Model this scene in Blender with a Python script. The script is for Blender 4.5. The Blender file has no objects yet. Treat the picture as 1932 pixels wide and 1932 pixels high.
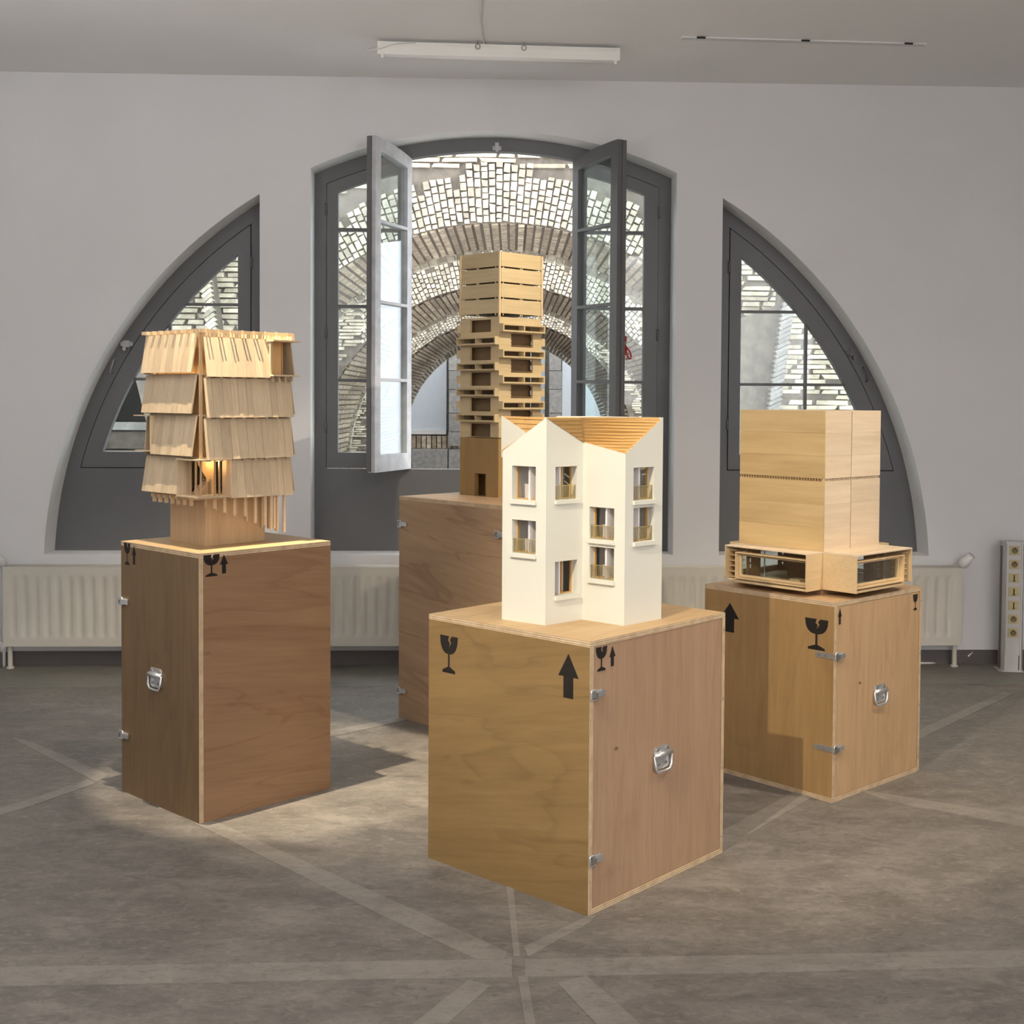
import bpy, bmesh, math, random
import numpy as np
from mathutils import Vector, Matrix
from mathutils.geometry import delaunay_2d_cdt
random.seed(7)
PI = math.pi
SC = bpy.context.scene
COL = SC.collection

# ------------------------------------------------------------------ camera
FPX, PIT, ROL, PPY, CAMH = 2355.9, .0334, .0061, 831.7, 1.6
cam_d = bpy.data.cameras.new('camera'); cam = bpy.data.objects.new('camera', cam_d); COL.objects.link(cam)
cam_d.sensor_width = 36; cam_d.lens = FPX / 1932 * 36; cam_d.shift_y = (PPY - 966) / 1932
cam_d.clip_end = 400
cam.matrix_world = Matrix.Translation((0, 0, CAMH)) @ Matrix.Rotation(PI / 2 - PIT, 4, 'X') @ Matrix.Rotation(ROL, 4, 'Z')
SC.camera = cam
# ------------------------------------------------------------------ world, lights, exposure
w = bpy.data.worlds.new('sky'); SC.world = w; w.use_nodes = True
w.node_tree.nodes['Background'].inputs[0].default_value = (.88, .94, 1, 1)
w.node_tree.nodes['Background'].inputs[1].default_value = 6.8
SC.view_settings.view_transform = 'Standard'; SC.view_settings.look = 'None'
SC.view_settings.exposure = 0; SC.view_settings.gamma = 1; SC.view_settings.use_curve_mapping = False

def light(name, kind, loc, target, power, color, **kw):
    d = bpy.data.lights.new(name, kind); o = bpy.data.objects.new(name, d); COL.objects.link(o)
    d.energy = power; d.color = color
    for k, v in kw.items(): setattr(d, k, v)
    o.location = loc
    o.rotation_euler = (Vector(target) - Vector(loc)).to_track_quat('-Z', 'Y').to_euler()
    return o
WARM = (1, .86, .64)
light('spot_shingle_tower', 'SPOT', (-1.250, 4.671, 3.45), (-1.09, 5.0, 1.5), 450, WARM, spot_size=math.radians(28), spot_blend=.3, shadow_soft_size=.006)
light('spot_floor', 'SPOT', (-1.255, 4.66, 3.45), (-.50, 5.0, 0), 520, WARM, spot_size=math.radians(31), spot_blend=1, shadow_soft_size=.012)
light('spot_white_house', 'SPOT', (-1.06, 1.64, 3.45), (.45, 4.35, 1.0), 470, (1, .88, .68), spot_size=math.radians(36), spot_blend=.6, shadow_soft_size=.015)
light('spot_box_tower', 'SPOT', (2.5, 4.2, 3.45), (1.45, 5.3, 1.0), 230, (1, .86, .68), spot_size=math.radians(75), spot_blend=.7, shadow_soft_size=.02)
light('spot_balcony_tower', 'SPOT', (.95, 5.15, 3.45), (-.08, 6.3, 1.6), 230, (1, .88, .68), spot_size=math.radians(46), spot_blend=.6, shadow_soft_size=.012)
# added fill lamp: a soft wash thrown on to the wall behind the camera
light('bounce_fill', 'AREA', (2.0, -1.2, 2.4), (2.4, -3.3, 2.9), 400, (.985, .98, 1), shape='RECTANGLE', size=5, size_y=1.6)
light('ceiling_fill', 'AREA', (-1.95, 3.3, 2.35), (-1.95, 3.3, 3.5), 70, (.97, .98, 1), shape='DISK', size=.5)  # added fill out of view, brightens the ceiling
light('overhead_fill', 'AREA', (.9, 1.2, 3.42), (.9, 1.2, 0), 45, (1, .93, .85), shape='RECTANGLE', size=4.0, size_y=2.5)  # added soft fill from overhead, behind the view

# ------------------------------------------------------------------ pixel -> position helpers
def ray(px, py):
    a = px - 966; b = py - PPY
    cr, sr = math.cos(ROL), math.sin(ROL)
    x = a * cr + b * sr; y = -a * sr + b * cr
    cp, sp = math.cos(PIT), math.sin(PIT)
    return Vector((x / FPX, cp - y / FPX * sp, -sp - y / FPX * cp))
EYE = Vector((0, 0, CAMH))
def onz(px, py, z):
    d = ray(px, py); return EYE + d * ((z - CAMH) / d.z)
def ony(px, py, D):
    d = ray(px, py); return EYE + d * (D / d.y)
class Frame:
    def __init__(s, x, y, a):
        s.o = Vector((x, y, 0)); s.a = a
        s.A = [Vector((math.cos(a), -math.sin(a), 0)), Vector((math.sin(a), math.cos(a), 0)), Vector((0, 0, 1))]
    def loc(s, p): q = p - s.o; return Vector((q.dot(s.A[0]), q.dot(s.A[1]), q.z))
    def on(s, ax, c, px, py):
        d = ray(px, py); A = s.A[ax]
        return s.loc(EYE + d * ((c - (EYE - s.o).dot(A)) / d.dot(A)))
FL = Frame(-1.163, 4.629, .765); FF = Frame(.244, 3.817, .745)
FR = Frame(1.282, 4.923, .835); FB = Frame(-.0194, 5.6793, .785)
FW = Frame(0, 7.4878, -math.atan(.0369))          # the window wall: x along it, y outwards
def wp(px, py, off=0): p = FW.on(1, off, px, py); return (p.x, p.z)

# ------------------------------------------------------------------ mesh builder
def inpoly(p, poly):
    x, y = p; c = False; n = len(poly)
    for i in range(n):
        x1, y1 = poly[i]; x2, y2 = poly[i - 1]
        if (y1 > y) != (y2 > y) and x < (x2 - x1) * (y - y1) / (y2 - y1) + x1: c = not c
    return c
class MB:
    def __init__(s): s.v = []; s.f = []; s.m = []
    def face(s, pts, m=0):
        n = len(s.v); s.v += [tuple(p) for p in pts]; s.f.append(tuple(range(n, n + len(pts)))); s.m.append(m)
    def box(s, x0, x1, y0, y1, z0, z1, m=(0, 0, 0)):
        n = len(s.v)
        s.v += [(x, y, z) for z in (z0, z1) for y in (y0, y1) for x in (x0, x1)]
        for f, k in (((0, 2, 3, 1), 2), ((4, 5, 7, 6), 2), ((0, 1, 5, 4), 1), ((2, 6, 7, 3), 1), ((0, 4, 6, 2), 0), ((1, 3, 7, 5), 0)):
            s.f.append(tuple(n + i for i in f)); s.m.append(m[k])
        return s
    def hexa(s, P, m=0):                                   # 8 points, bottom 4 then top 4, same winding
        n = len(s.v); s.v += [tuple(p) for p in P]
        for f in ((3, 2, 1, 0), (4, 5, 6, 7), (0, 1, 5, 4), (1, 2, 6, 5), (2, 3, 7, 6), (3, 0, 4, 7)):
            s.f.append(tuple(n + i for i in f)); s.m.append(m)
        return s
    def plate(s, outer, holes, c0, c1, plane='xz', m=0, mside=None):
        """polygon with holes, extruded between c0 and c1 along the remaining axis"""
        mside = m if mside is None else mside
        loops = [list(outer)] + [list(h) for h in holes]
        P = lambda a, b, c: {'xz': (a, c, b), 'yz': (c, a, b), 'xy': (a, b, c)}[plane]
        pts = [Vector(p) for l in loops for p in l]; edges = []; k = 0
        for l in loops:
            edges += [(k + i, k + (i + 1) % len(l)) for i in range(len(l))]; k += len(l)
        V, E_, F_, *_r = delaunay_2d_cdt(pts, edges, [], 0, 1e-7)
        for f in F_:
            c = sum((V[i] for i in f), Vector((0, 0))) / len(f)
            if inpoly(c, loops[0]) and not any(inpoly(c, h) for h in loops[1:]):
                s.face([P(V[i].x, V[i].y, c0) for i in f], m); s.face([P(V[i].x, V[i].y, c1) for i in reversed(f)], m)
        for l in loops:
            for i in range(len(l)):
                a, b = l[i], l[(i + 1) % len(l)]
                s.face([P(a[0], a[1], c0), P(b[0], b[1], c0), P(b[0], b[1], c1), P(a[0], a[1], c1)], mside)
        return s
    def tube(s, path, r, n=8, m=0, closed=False):
        path = [Vector(p) for p in path]; rings = []; up = Vector((0, 0, 1)); N = len(path)
        for i, p in enumerate(path):
            if closed: t = path[(i + 1) % N] - path[i - 1]
            else: t = path[min(i + 1, N - 1)] - path[max(i - 1, 0)]
            t.normalize(); u = t.cross(up)
            if u.length < 1e-3: u = t.cross(Vector((1, 0, 0)))
            u.normalize(); v = t.cross(u); rr = r[i] if isinstance(r, (list, tuple)) else r
            k = len(s.v); s.v += [tuple(p + (u * math.cos(2 * PI * j / n) + v * math.sin(2 * PI * j / n)) * rr) for j in range(n)]; rings.append(k)
        for i in range(N if closed else N - 1):
            a, b = rings[i], rings[(i + 1) % N]
            for j in range(n): s.f.append((a + j, a + (j + 1) % n, b + (j + 1) % n, b + j)); s.m.append(m)
        if not closed:
            s.f.append(tuple(rings[0] + j for j in range(n))); s.m.append(m); s.f.append(tuple(rings[-1] + j for j in range(n))); s.m.append(m)
        return s
    def mesh(s, name, mats, smooth=False):
        me = bpy.data.meshes.new(name); me.from_pydata(s.v, [], s.f)
        for mt in (mats if isinstance(mats, (list, tuple)) else [mats]): me.materials.append(mt)
        me.polygons.foreach_set('material_index', s.m)
        bm = bmesh.new(); bm.from_mesh(me); bmesh.ops.remove_doubles(bm, verts=bm.verts, dist=1e-6)
        bmesh.ops.recalc_face_normals(bm, faces=bm.faces)
        bm.to_mesh(me); bm.free()
        if smooth: me.polygons.foreach_set('use_smooth', [True] * len(me.polygons))
        return me
    def obj(s, name, mats, parent=None, loc=(0, 0, 0), rz=0, smooth=False, **tags):
        return link(name, s.mesh(name, mats, smooth), parent, loc, rz, **tags)
def link(name, me, parent=None, loc=(0, 0, 0), rz=0, label=None, cat=None, group=None, kind=None, rot=None, scale=None):
    o = bpy.data.objects.new(name, me); COL.objects.link(o); o.parent = parent; o.location = loc
    o.rotation_euler = rot if rot else (0, 0, rz)
    if scale: o.scale = scale
    for k, v in (('label', label), ('category', cat), ('group', group), ('kind', kind)):
        if v: o[k] = v
    return o
def thing(name, label, cat, loc=(0, 0, 0), rz=0, group=None, kind=None): return link(name, None, None, loc, rz, label, cat, group, kind)
def at(fr): return dict(loc=fr.o, rz=-fr.a)

# ------------------------------------------------------------------ materials
def nodes(name, rough=.6, metal=0):
    m = bpy.data.materials.new(name); m.use_nodes = True; nt = m.node_tree; b = nt.nodes['Principled BSDF']
    b.inputs['Roughness'].default_value = rough; b.inputs['Metallic'].default_value = metal
    return m, nt, b
def N(nt, t, **kw):
    n = nt.nodes.new(t)
    for k, v in kw.items():
        if k.startswith('_'): setattr(n, k[1:], v)
        else: n.inputs[k.replace('__', ' ')].default_value = v
    return n
def ramp(nt, src, stops):
    r = nt.nodes.new('ShaderNodeValToRGB'); nt.links.new(src, r.inputs[0]); e = r.color_ramp.elements
    while len(e) < len(stops): e.new(.5)
    for q, (p, c) in zip(e, stops): q.position = p; q.color = (*c, 1)
    return r.outputs[0]
def mixc(nt, f, a, b, mode='MIX'):
    n = nt.nodes.new('ShaderNodeMix'); n.data_type = 'RGBA'; n.blend_type = mode
    for s, x in ((n.inputs[0], f), (n.inputs[6], a), (n.inputs[7], b)):
        if hasattr(x, 'default_value'): nt.links.new(x, s)
        else: s.default_value = x if isinstance(x, (int, float)) else (*x, 1)
    return n.outputs[2]
def bump(nt, b, src, strength, dist=.01):
    n = N(nt, 'ShaderNodeBump', Strength=strength, Distance=dist); nt.links.new(src, n.inputs['Height']); nt.links.new(n.outputs[0], b.inputs['Normal'])
def plain(name, col, rough=.6, metal=0, var=.06, scale=6):
    m, nt, b = nodes(name, rough, metal)
    tc = N(nt, 'ShaderNodeTexCoord'); n = N(nt, 'ShaderNodeTexNoise', Scale=scale, Detail=4); nt.links.new(tc.outputs['Object'], n.inputs['Vector'])
    nt.links.new(ramp(nt, n.outputs[0], [(.3, [c * (1 - var) for c in col]), (.7, [min(1, c * (1 + var)) for c in col])]), b.inputs['Base Color'])
    return m
def wood(name, ca, cb, cv=None, axis=2, fine=60, rough=.5, tilt=0, vein=.0, rand=.12, knots=False):
    """grain runs along `axis`; ca/cb dark and light tone, cv vein tone"""
    m, nt, b = nodes(name, rough)
    tc = N(nt, 'ShaderNodeTexCoord'); oi = N(nt, 'ShaderNodeObjectInfo')
    mp = N(nt, 'ShaderNodeMapping'); sc = [1, 1, 1]
    mp.inputs['Rotation'].default_value = (0 if axis != 1 else tilt, tilt if axis == 0 else 0, 0)
    nt.links.new(tc.outputs['Object'], mp.inputs['Vector'])
    ad = N(nt, 'ShaderNodeVectorMath', _operation='ADD'); rs = N(nt, 'ShaderNodeVectorMath', _operation='SCALE'); rs.inputs[3].default_value = 17
    cx = N(nt, 'ShaderNodeCombineXYZ')
    for i in range(3): nt.links.new(oi.outputs['Random'], cx.inputs[i])
    nt.links.new(cx.outputs[0], rs.inputs[0]); nt.links.new(mp.outputs[0], ad.inputs[0]); nt.links.new(rs.outputs[0], ad.inputs[1])
    m2 = N(nt, 'ShaderNodeMapping'); s2 = [9, 9, 9]; s2[axis] = 1.1; m2.inputs['Scale'].default_value = s2
    m3 = N(nt, 'ShaderNodeMapping'); s3 = [fine, fine, fine]; s3[axis] = fine / 16; m3.inputs['Scale'].default_value = s3
    for q in (m2, m3): nt.links.new(ad.outputs[0], q.inputs['Vector'])
    n1 = N(nt, 'ShaderNodeTexNoise', Scale=1, Detail=5, Roughness=.6, Distortion=.7); nt.links.new(m2.outputs[0], n1.inputs['Vector'])
    n2 = N(nt, 'ShaderNodeTexNoise', Scale=1, Detail=6, Roughness=.65); nt.links.new(m3.outputs[0], n2.inputs['Vector'])
    c1 = ramp(nt, n1.outputs[0], [(.3, ca), (.68, cb)])
    c2 = mixc(nt, .35, c1, ramp(nt, n2.outputs[0], [(.3, [x * .78 for x in ca]), (.7, [min(1, x * 1.08) for x in cb])]))
    if vein:
        m4 = N(nt, 'ShaderNodeMapping'); s4 = [3.2, 3.2, 3.2]; s4[axis] = .55; m4.inputs['Scale'].default_value = s4; nt.links.new(ad.outputs[0], m4.inputs['Vector'])
        n4 = N(nt, 'ShaderNodeTexNoise', Scale=1, Detail=3, Distortion=1.4); nt.links.new(m4.outputs[0], n4.inputs['Vector'])
        f = ramp(nt, n4.outputs[0], [(.46, (0, 0, 0)), (.5, (vein,) * 3), (.512, (0, 0, 0))])
        c2 = mixc(nt, f, c2, cv or [x * .5 for x in ca])
    hv = N(nt, 'ShaderNodeHueSaturation'); nt.links.new(c2, hv.inputs['Color'])
    mr = N(nt, 'ShaderNodeMapRange'); mr.inputs['To Min'].default_value = 1 - rand; mr.inputs['To Max'].default_value = 1 + rand
    nt.links.new(oi.outputs['Random'], mr.inputs[0]); nt.links.new(mr.outputs[0], hv.inputs['Value'])
    nt.links.new(hv.outputs[0], b.inputs['Base Color']); bump(nt, b, n2.outputs[0], .06, .002)
    return m
def plyedge(axis, t=.018):
    m, nt, b = nodes('plywood_edge_' + 'xyz'[axis], .7)
    tc = N(nt, 'ShaderNodeTexCoord'); sx = N(nt, 'ShaderNodeSeparateXYZ'); nt.links.new(tc.outputs['Object'], sx.inputs[0])
    mu = N(nt, 'ShaderNodeMath', _operation='MULTIPLY'); mu.inputs[1].default_value = 2 * PI / (t / 2.5); nt.links.new(sx.outputs[axis], mu.inputs[0])
    si = N(nt, 'ShaderNodeMath', _operation='SINE'); nt.links.new(mu.outputs[0], si.inputs[0])
    mr = N(nt, 'ShaderNodeMapRange'); mr.inputs[1].default_value = -1; nt.links.new(si.outputs[0], mr.inputs[0])
    n = N(nt, 'ShaderNodeTexNoise', Scale=25, Detail=3); nt.links.new(tc.outputs['Object'], n.inputs['Vector'])
    c = ramp(nt, mr.outputs[0], [(.25, (.30, .19, .10)), (.5, (.62, .47, .30))])
    nt.links.new(mixc(nt, .3, c, ramp(nt, n.outputs[0], [(.35, (.3, .2, .12)), (.6, (.65, .5, .33))])), b.inputs['Base Color'])
    return m
def brick_mat(name, dark, light_, rough=.9, mottle=.5):
    m, nt, b = nodes(name, rough)
    tc = N(nt, 'ShaderNodeTexCoord'); oi = N(nt, 'ShaderNodeObjectInfo'); g = N(nt, 'ShaderNodeNewGeometry')
    n = N(nt, 'ShaderNodeTexNoise', Scale=9, Detail=6, Roughness=.7); nt.links.new(g.outputs['Position'], n.inputs['Vector'])
    ad = N(nt, 'ShaderNodeMath', _operation='ADD'); nt.links.new(oi.outputs['Random'], ad.inputs[0]); nt.links.new(g.outputs['Random Per Island'], ad.inputs[1])
    fr = N(nt, 'ShaderNodeMath', _operation='FRACT'); nt.links.new(ad.outputs[0], fr.inputs[0])
    c = ramp(nt, fr.outputs[0], [(0, dark), (.5, [(a + q) / 2 for a, q in zip(dark, light_)]), (1, light_)])
    c = mixc(nt, ramp(nt, n.outputs[0], [(.42, (mottle,) * 3), (.6, (0, 0, 0))]), c, [x * .45 for x in dark])
    nt.links.new(c, b.inputs['Base Color']); bump(nt, b, n.outputs[0], .5, .02)
    return m
def glass(name, tint=(.93, .97, .97)):
    m = bpy.data.materials.new(name); m.use_nodes = True; nt = m.node_tree; nt.nodes.clear()
    o = N(nt, 'ShaderNodeOutputMaterial'); mx = N(nt, 'ShaderNodeMixShader'); t = N(nt, 'ShaderNodeBsdfTransparent'); g = N(nt, 'ShaderNodeBsdfGlossy')
    t.inputs[0].default_value = (*tint, 1); g.inputs['Roughness'].default_value = .01
    ge = N(nt, 'ShaderNodeNewGeometry'); dt = N(nt, 'ShaderNodeVectorMath', _operation='DOT_PRODUCT')
    nt.links.new(ge.outputs['Incoming'], dt.inputs[0]); nt.links.new(ge.outputs['Normal'], dt.inputs[1])
    ab = N(nt, 'ShaderNodeMath', _operation='ABSOLUTE'); nt.links.new(dt.outputs['Value'], ab.inputs[0])
    om = N(nt, 'ShaderNodeMath', _operation='SUBTRACT'); om.inputs[0].default_value = 1; nt.links.new(ab.outputs[0], om.inputs[1])
    pw = N(nt, 'ShaderNodeMath', _operation='POWER'); pw.inputs[1].default_value = 5; nt.links.new(om.outputs[0], pw.inputs[0])
    fr = N(nt, 'ShaderNodeMath', _operation='MULTIPLY_ADD'); fr.inputs[1].default_value = .955; fr.inputs[2].default_value = .045; nt.links.new(pw.outputs[0], fr.inputs[0])
    nt.links.new(fr.outputs[0], mx.inputs[0]); nt.links.new(t.outputs[0], mx.inputs[1]); nt.links.new(g.outputs[0], mx.inputs[2]); nt.links.new(mx.outputs[0], o.inputs[0])
    return m

M = {}
M['wall'] = plain('wall_paint', (.73, .722, .717), .85, var=.025, scale=1.5)
M['ceiling'] = plain('ceiling_paint', (.88, .87, .865), .85, var=.02, scale=1)
M['reveal'] = plain('reveal_paint', (.86, .855, .85), .8, var=.02, scale=2)
M['grey'] = plain('grey_window_paint', (.135, .135, .137), .5, var=.05, scale=3)
M['leafpaint'] = plain('worn_grey_paint_daylit', (.50, .50, .51), .55, var=.16, scale=14)  # worn grey paint, lightened in colour for daylight on the left casement
M['greydark'] = plain('dark_gap', (.015, .014, .013), .8)
M['glass'] = glass('window_glass')
M['base'] = plain('baseboard_paint', (.12, .105, .1), .5)
M['enamel'] = plain('radiator_enamel', (.60, .565, .49), .4, var=.03)
M['plastic'] = plain('white_plastic', (.75, .73, .70), .4, var=.02)
M['lampwhite'] = plain('lamp_white', (.82, .80, .74), .5, var=.02)
M['alu'] = plain('aluminium', (.52, .50, .48), .45, .3)
M['aludark'] = plain('aluminium_groove', (.15, .13, .12), .6, .2)
M['sock'] = plain('socket_yellowed', (.48, .40, .2), .5)
M['sockdark'] = plain('socket_well_dark', (.17, .135, .07), .5)
M['black'] = plain('black_plastic', (.02, .015, .012), .6)
M['steel'] = plain('zinc_steel', (.66, .67, .68), .38, .85)
M['steeldark'] = plain('dark_steel', (.3, .3, .3), .45, .8)  # darker steel for screws, pivots, hooks and valve bodies
M['ink'] = plain('stencil_ink', (.010, .006, .004), .92, var=.2, scale=40)
M['red'] = plain('red_ribbon', (.5, .03, .015), .5)
M['housewhite'] = plain('white_card', (.66, .645, .56), .7, var=.015, scale=3)
M['houseinner'] = plain('white_card_inside', (.74, .71, .70), .8, var=.02)
EDGE = [plyedge(i) for i in range(3)]
# crate plywood: face light and shade partly put into each sheet's tone
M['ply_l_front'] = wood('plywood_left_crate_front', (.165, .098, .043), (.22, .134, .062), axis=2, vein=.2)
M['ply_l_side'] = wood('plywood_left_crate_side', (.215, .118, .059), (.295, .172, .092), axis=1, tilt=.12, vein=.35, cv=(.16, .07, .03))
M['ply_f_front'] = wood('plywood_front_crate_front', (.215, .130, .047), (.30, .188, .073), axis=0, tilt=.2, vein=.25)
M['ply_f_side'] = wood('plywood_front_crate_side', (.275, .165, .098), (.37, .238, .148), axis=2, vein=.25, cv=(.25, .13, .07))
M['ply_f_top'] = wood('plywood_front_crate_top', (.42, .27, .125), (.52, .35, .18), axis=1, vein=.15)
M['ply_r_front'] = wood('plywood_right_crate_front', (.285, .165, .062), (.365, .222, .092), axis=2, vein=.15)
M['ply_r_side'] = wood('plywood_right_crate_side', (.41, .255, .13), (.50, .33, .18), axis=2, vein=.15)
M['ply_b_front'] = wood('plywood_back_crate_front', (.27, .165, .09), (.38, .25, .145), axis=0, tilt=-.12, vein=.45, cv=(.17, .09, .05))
M['lime'] = wood('limewood_sheet', (.50, .37, .23), (.63, .49, .32), axis=2, rand=.13, fine=90)
M['limebeam'] = wood('limewood_beam', (.60, .43, .25), (.70, .52, .32), axis=0, rand=.08)
M['limecore'] = wood('limewood_core', (.42, .27, .14), (.52, .35, .19), axis=2)
M['orange'] = wood('timber_inside_glow_tint', (.62, .36, .13), (.72, .43, .17), axis=2, rand=.04)  # orange of the warm light inside, put into the timber colour
M['towerwood'] = wood('tower_plywood', (.45, .34, .185), (.55, .425, .245), axis=0, rand=.05)
M['towerside'] = wood('tower_plywood_side', (.48, .36, .195), (.59, .455, .265), axis=1, rand=.05)
M['towerbase'] = wood('tower_base_plywood', (.26, .155, .052), (.32, .195, .07), axis=2, rand=.03)
M['towerin'] = wood('tower_inside', (.15, .09, .042), (.19, .115, .055), axis=0)  # darkened in the colour to deepen shade in slots and windows
M['boxfront'] = wood('box_tower_front', (.47, .315, .135), (.62, .44, .215), axis=0, fine=40, rand=.08)
M['boxside'] = wood('box_tower_side', (.62, .48, .32), (.74, .60, .43), axis=1, fine=40, rand=.06)  # paler than the front: its stronger light is put into the colour
M['boxtrim'] = wood('box_tower_trim', (.58, .41, .22), (.68, .50, .28), axis=1)
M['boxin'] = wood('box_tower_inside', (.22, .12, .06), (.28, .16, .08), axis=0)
M['cedar'] = wood('cedar_boards', (.50, .28, .085), (.60, .36, .13), axis=0, rand=.05, fine=80)
M['pineframe'] = wood('pine_window_frame', (.52, .29, .09), (.60, .36, .13), axis=2)
M['brass'] = plain('brass_wire', (.52, .42, .2), .4, .6)
M['ringbrick'] = brick_mat('pale_arch_brick', (.34, .295, .225), (.58, .515, .41), mottle=.5)
M['coursebrick'] = brick_mat('pale_wall_brick', (.35, .295, .21), (.60, .525, .40), mottle=.5)
M['soffitbrick'] = brick_mat('brown_soffit_brick', (.27, .205, .145), (.54, .44, .32), mottle=.7)
M['mortar'] = brick_mat('grey_mortar', (.13, .105, .08), (.15, .12, .09), mottle=.7)
M['render'] = brick_mat('grey_lime_render', (.145, .12, .095), (.16, .132, .105), mottle=.5)
M['stone'] = brick_mat('weathered_stone', (.19, .178, .16), (.28, .265, .24), mottle=.4)
M['farstone'] = brick_mat('pale_far_stone', (.22, .205, .185), (.34, .32, .29), mottle=.4)
M['paleglaze'] = plain('frosted_pane', (.40, .42, .44), .4, var=.03)
M['darkroom'] = plain('recess_shade_black', (.012, .012, .013), .8)  # near-black colour stands in for shade inside the wall opening
M['ground'] = plain('outside_paving', (.55, .53, .50), .9, var=.15, scale=.5)

def concrete(name, base, lift, scratch=.6):
    m, nt, b = nodes(name, .62)
    g = N(nt, 'ShaderNodeNewGeometry')
    mp = N(nt, 'ShaderNodeMapping'); mp.inputs['Scale'].default_value = (1.0, 1.9, 1); nt.links.new(g.outputs['Position'], mp.inputs['Vector'])
    n1 = N(nt, 'ShaderNodeTexNoise', Scale=3.4, Detail=12, Roughness=.74, Distortion=.3); n2 = N(nt, 'ShaderNodeTexNoise', Scale=19, Detail=9, Roughness=.78, Distortion=1.1)
    n3 = N(nt, 'ShaderNodeTexNoise', Scale=120, Detail=3)
    for n in (n1, n2, n3): nt.links.new(mp.outputs[0], n.inputs['Vector'])
    c = ramp(nt, n1.outputs[0], [(.30, [x * .60 for x in base]), (.5, base), (.66, [x * lift for x in base])])
    c = mixc(nt, ramp(nt, n2.outputs[0], [(.51, (0, 0, 0)), (.66, (scratch,) * 3)]), c, [min(1, x * 1.75) for x in base])
    c = mixc(nt, ramp(nt, n2.outputs[0], [(.34, (.7,) * 3), (.46, (0, 0, 0))]), c, [x * .5 for x in base])
    c = mixc(nt, .12, c, n3.outputs[0], 'OVERLAY')
    nt.links.new(c, b.inputs['Base Color'])
    nt.links.new(ramp(nt, n1.outputs[0], [(.3, (.5,) * 3), (.7, (.75,) * 3)]), b.inputs['Roughness'])
    bump(nt, b, n2.outputs[0], .12, .004)
    return m
M['floor'] = concrete('worn_concrete', (.160, .141, .120), 1.4)
M['strip'] = concrete('patched_concrete', (.225, .20, .172), 1.15, .25)
M['band'] = concrete('smooth_concrete_band', (.185, .174, .148), 1.06, .1)

# ------------------------------------------------------------------ room shell
CZ, XL, XR, YB = 3.498, -4.3, 4.6, -3.8
CX, CZC, RX, RZ = -.116, .52, 2.665, 2.675        # the great arch behind the three windows
SILL, RD, WT = .662, .20, .34
def arcx(z, d=0): return math.sqrt(max(0, 1 - ((z - CZC) / (RZ - d)) ** 2)) * (RX - d)
def arcz(x, d=0): return CZC + math.sqrt(max(0, 1 - ((x - CX) / (RX - d)) ** 2)) * (RZ - d)
def shape(x0, x1, zb, d=0, n=30):
    """bounded by x0, x1, zb and the great arch reduced by d; x0/x1 None = the arch itself"""
    a = CX - arcx(zb, d) if x0 is None else x0; b = CX + arcx(zb, d) if x1 is None else x1
    p = [(a, zb), (b, zb)]
    ta = math.acos(max(-1, min(1, (b - CX) / (RX - d)))); tb = math.acos(max(-1, min(1, (a - CX) / (RX - d))))
    for i in range(n + 1):
        t = ta + (tb - ta) * i / n; q = (CX + math.cos(t) * (RX - d), CZC + math.sin(t) * (RZ - d))
        if (Vector(q) - Vector(p[-1])).length > 1e-4 and (Vector(q) - Vector(p[0])).length > 1e-4: p.append(q)
    return p
openings = [shape(None, -1.503, SILL), shape(-1.203, .978, SILL), shape(1.257, None, SILL)]
mb = MB(); mb.plate([(XL - .3, -.02), (XR + .3, -.02), (XR + .3, 4.3), (XL - .3, 4.3)], openings, 0, WT, 'xz', 0, 1)
mb.obj('wall_back', [M['wall'], M['reveal']], **at(FW), kind='structure')
MB().box(XL - .3, XR + .3, YB - .3, 9.2, -.3, 0).obj('floor', M['floor'], kind='structure')
floor = bpy.data.objects['floor']
MB().box(XL - .3, XR + .3, YB - .3, 7.75, CZ, CZ + .4).obj('ceiling', M['ceiling'], kind='structure')
MB().box(XL - .3, XL, YB, 7.6, 0, CZ).obj('wall_left', M['wall'], kind='structure')
MB().box(XR, XR + .3, YB, 7.8, 0, CZ).obj('wall_right', M['wall'], kind='structure')
MB().box(XL - .3, XR + .3, YB - .3, YB, 0, CZ).obj('wall_front', M['wall'], kind='structure')
MB().box(XL, XR, -.014, 0, 0, .085).obj('baseboard_back', M['base'], **at(FW), kind='structure')
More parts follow.
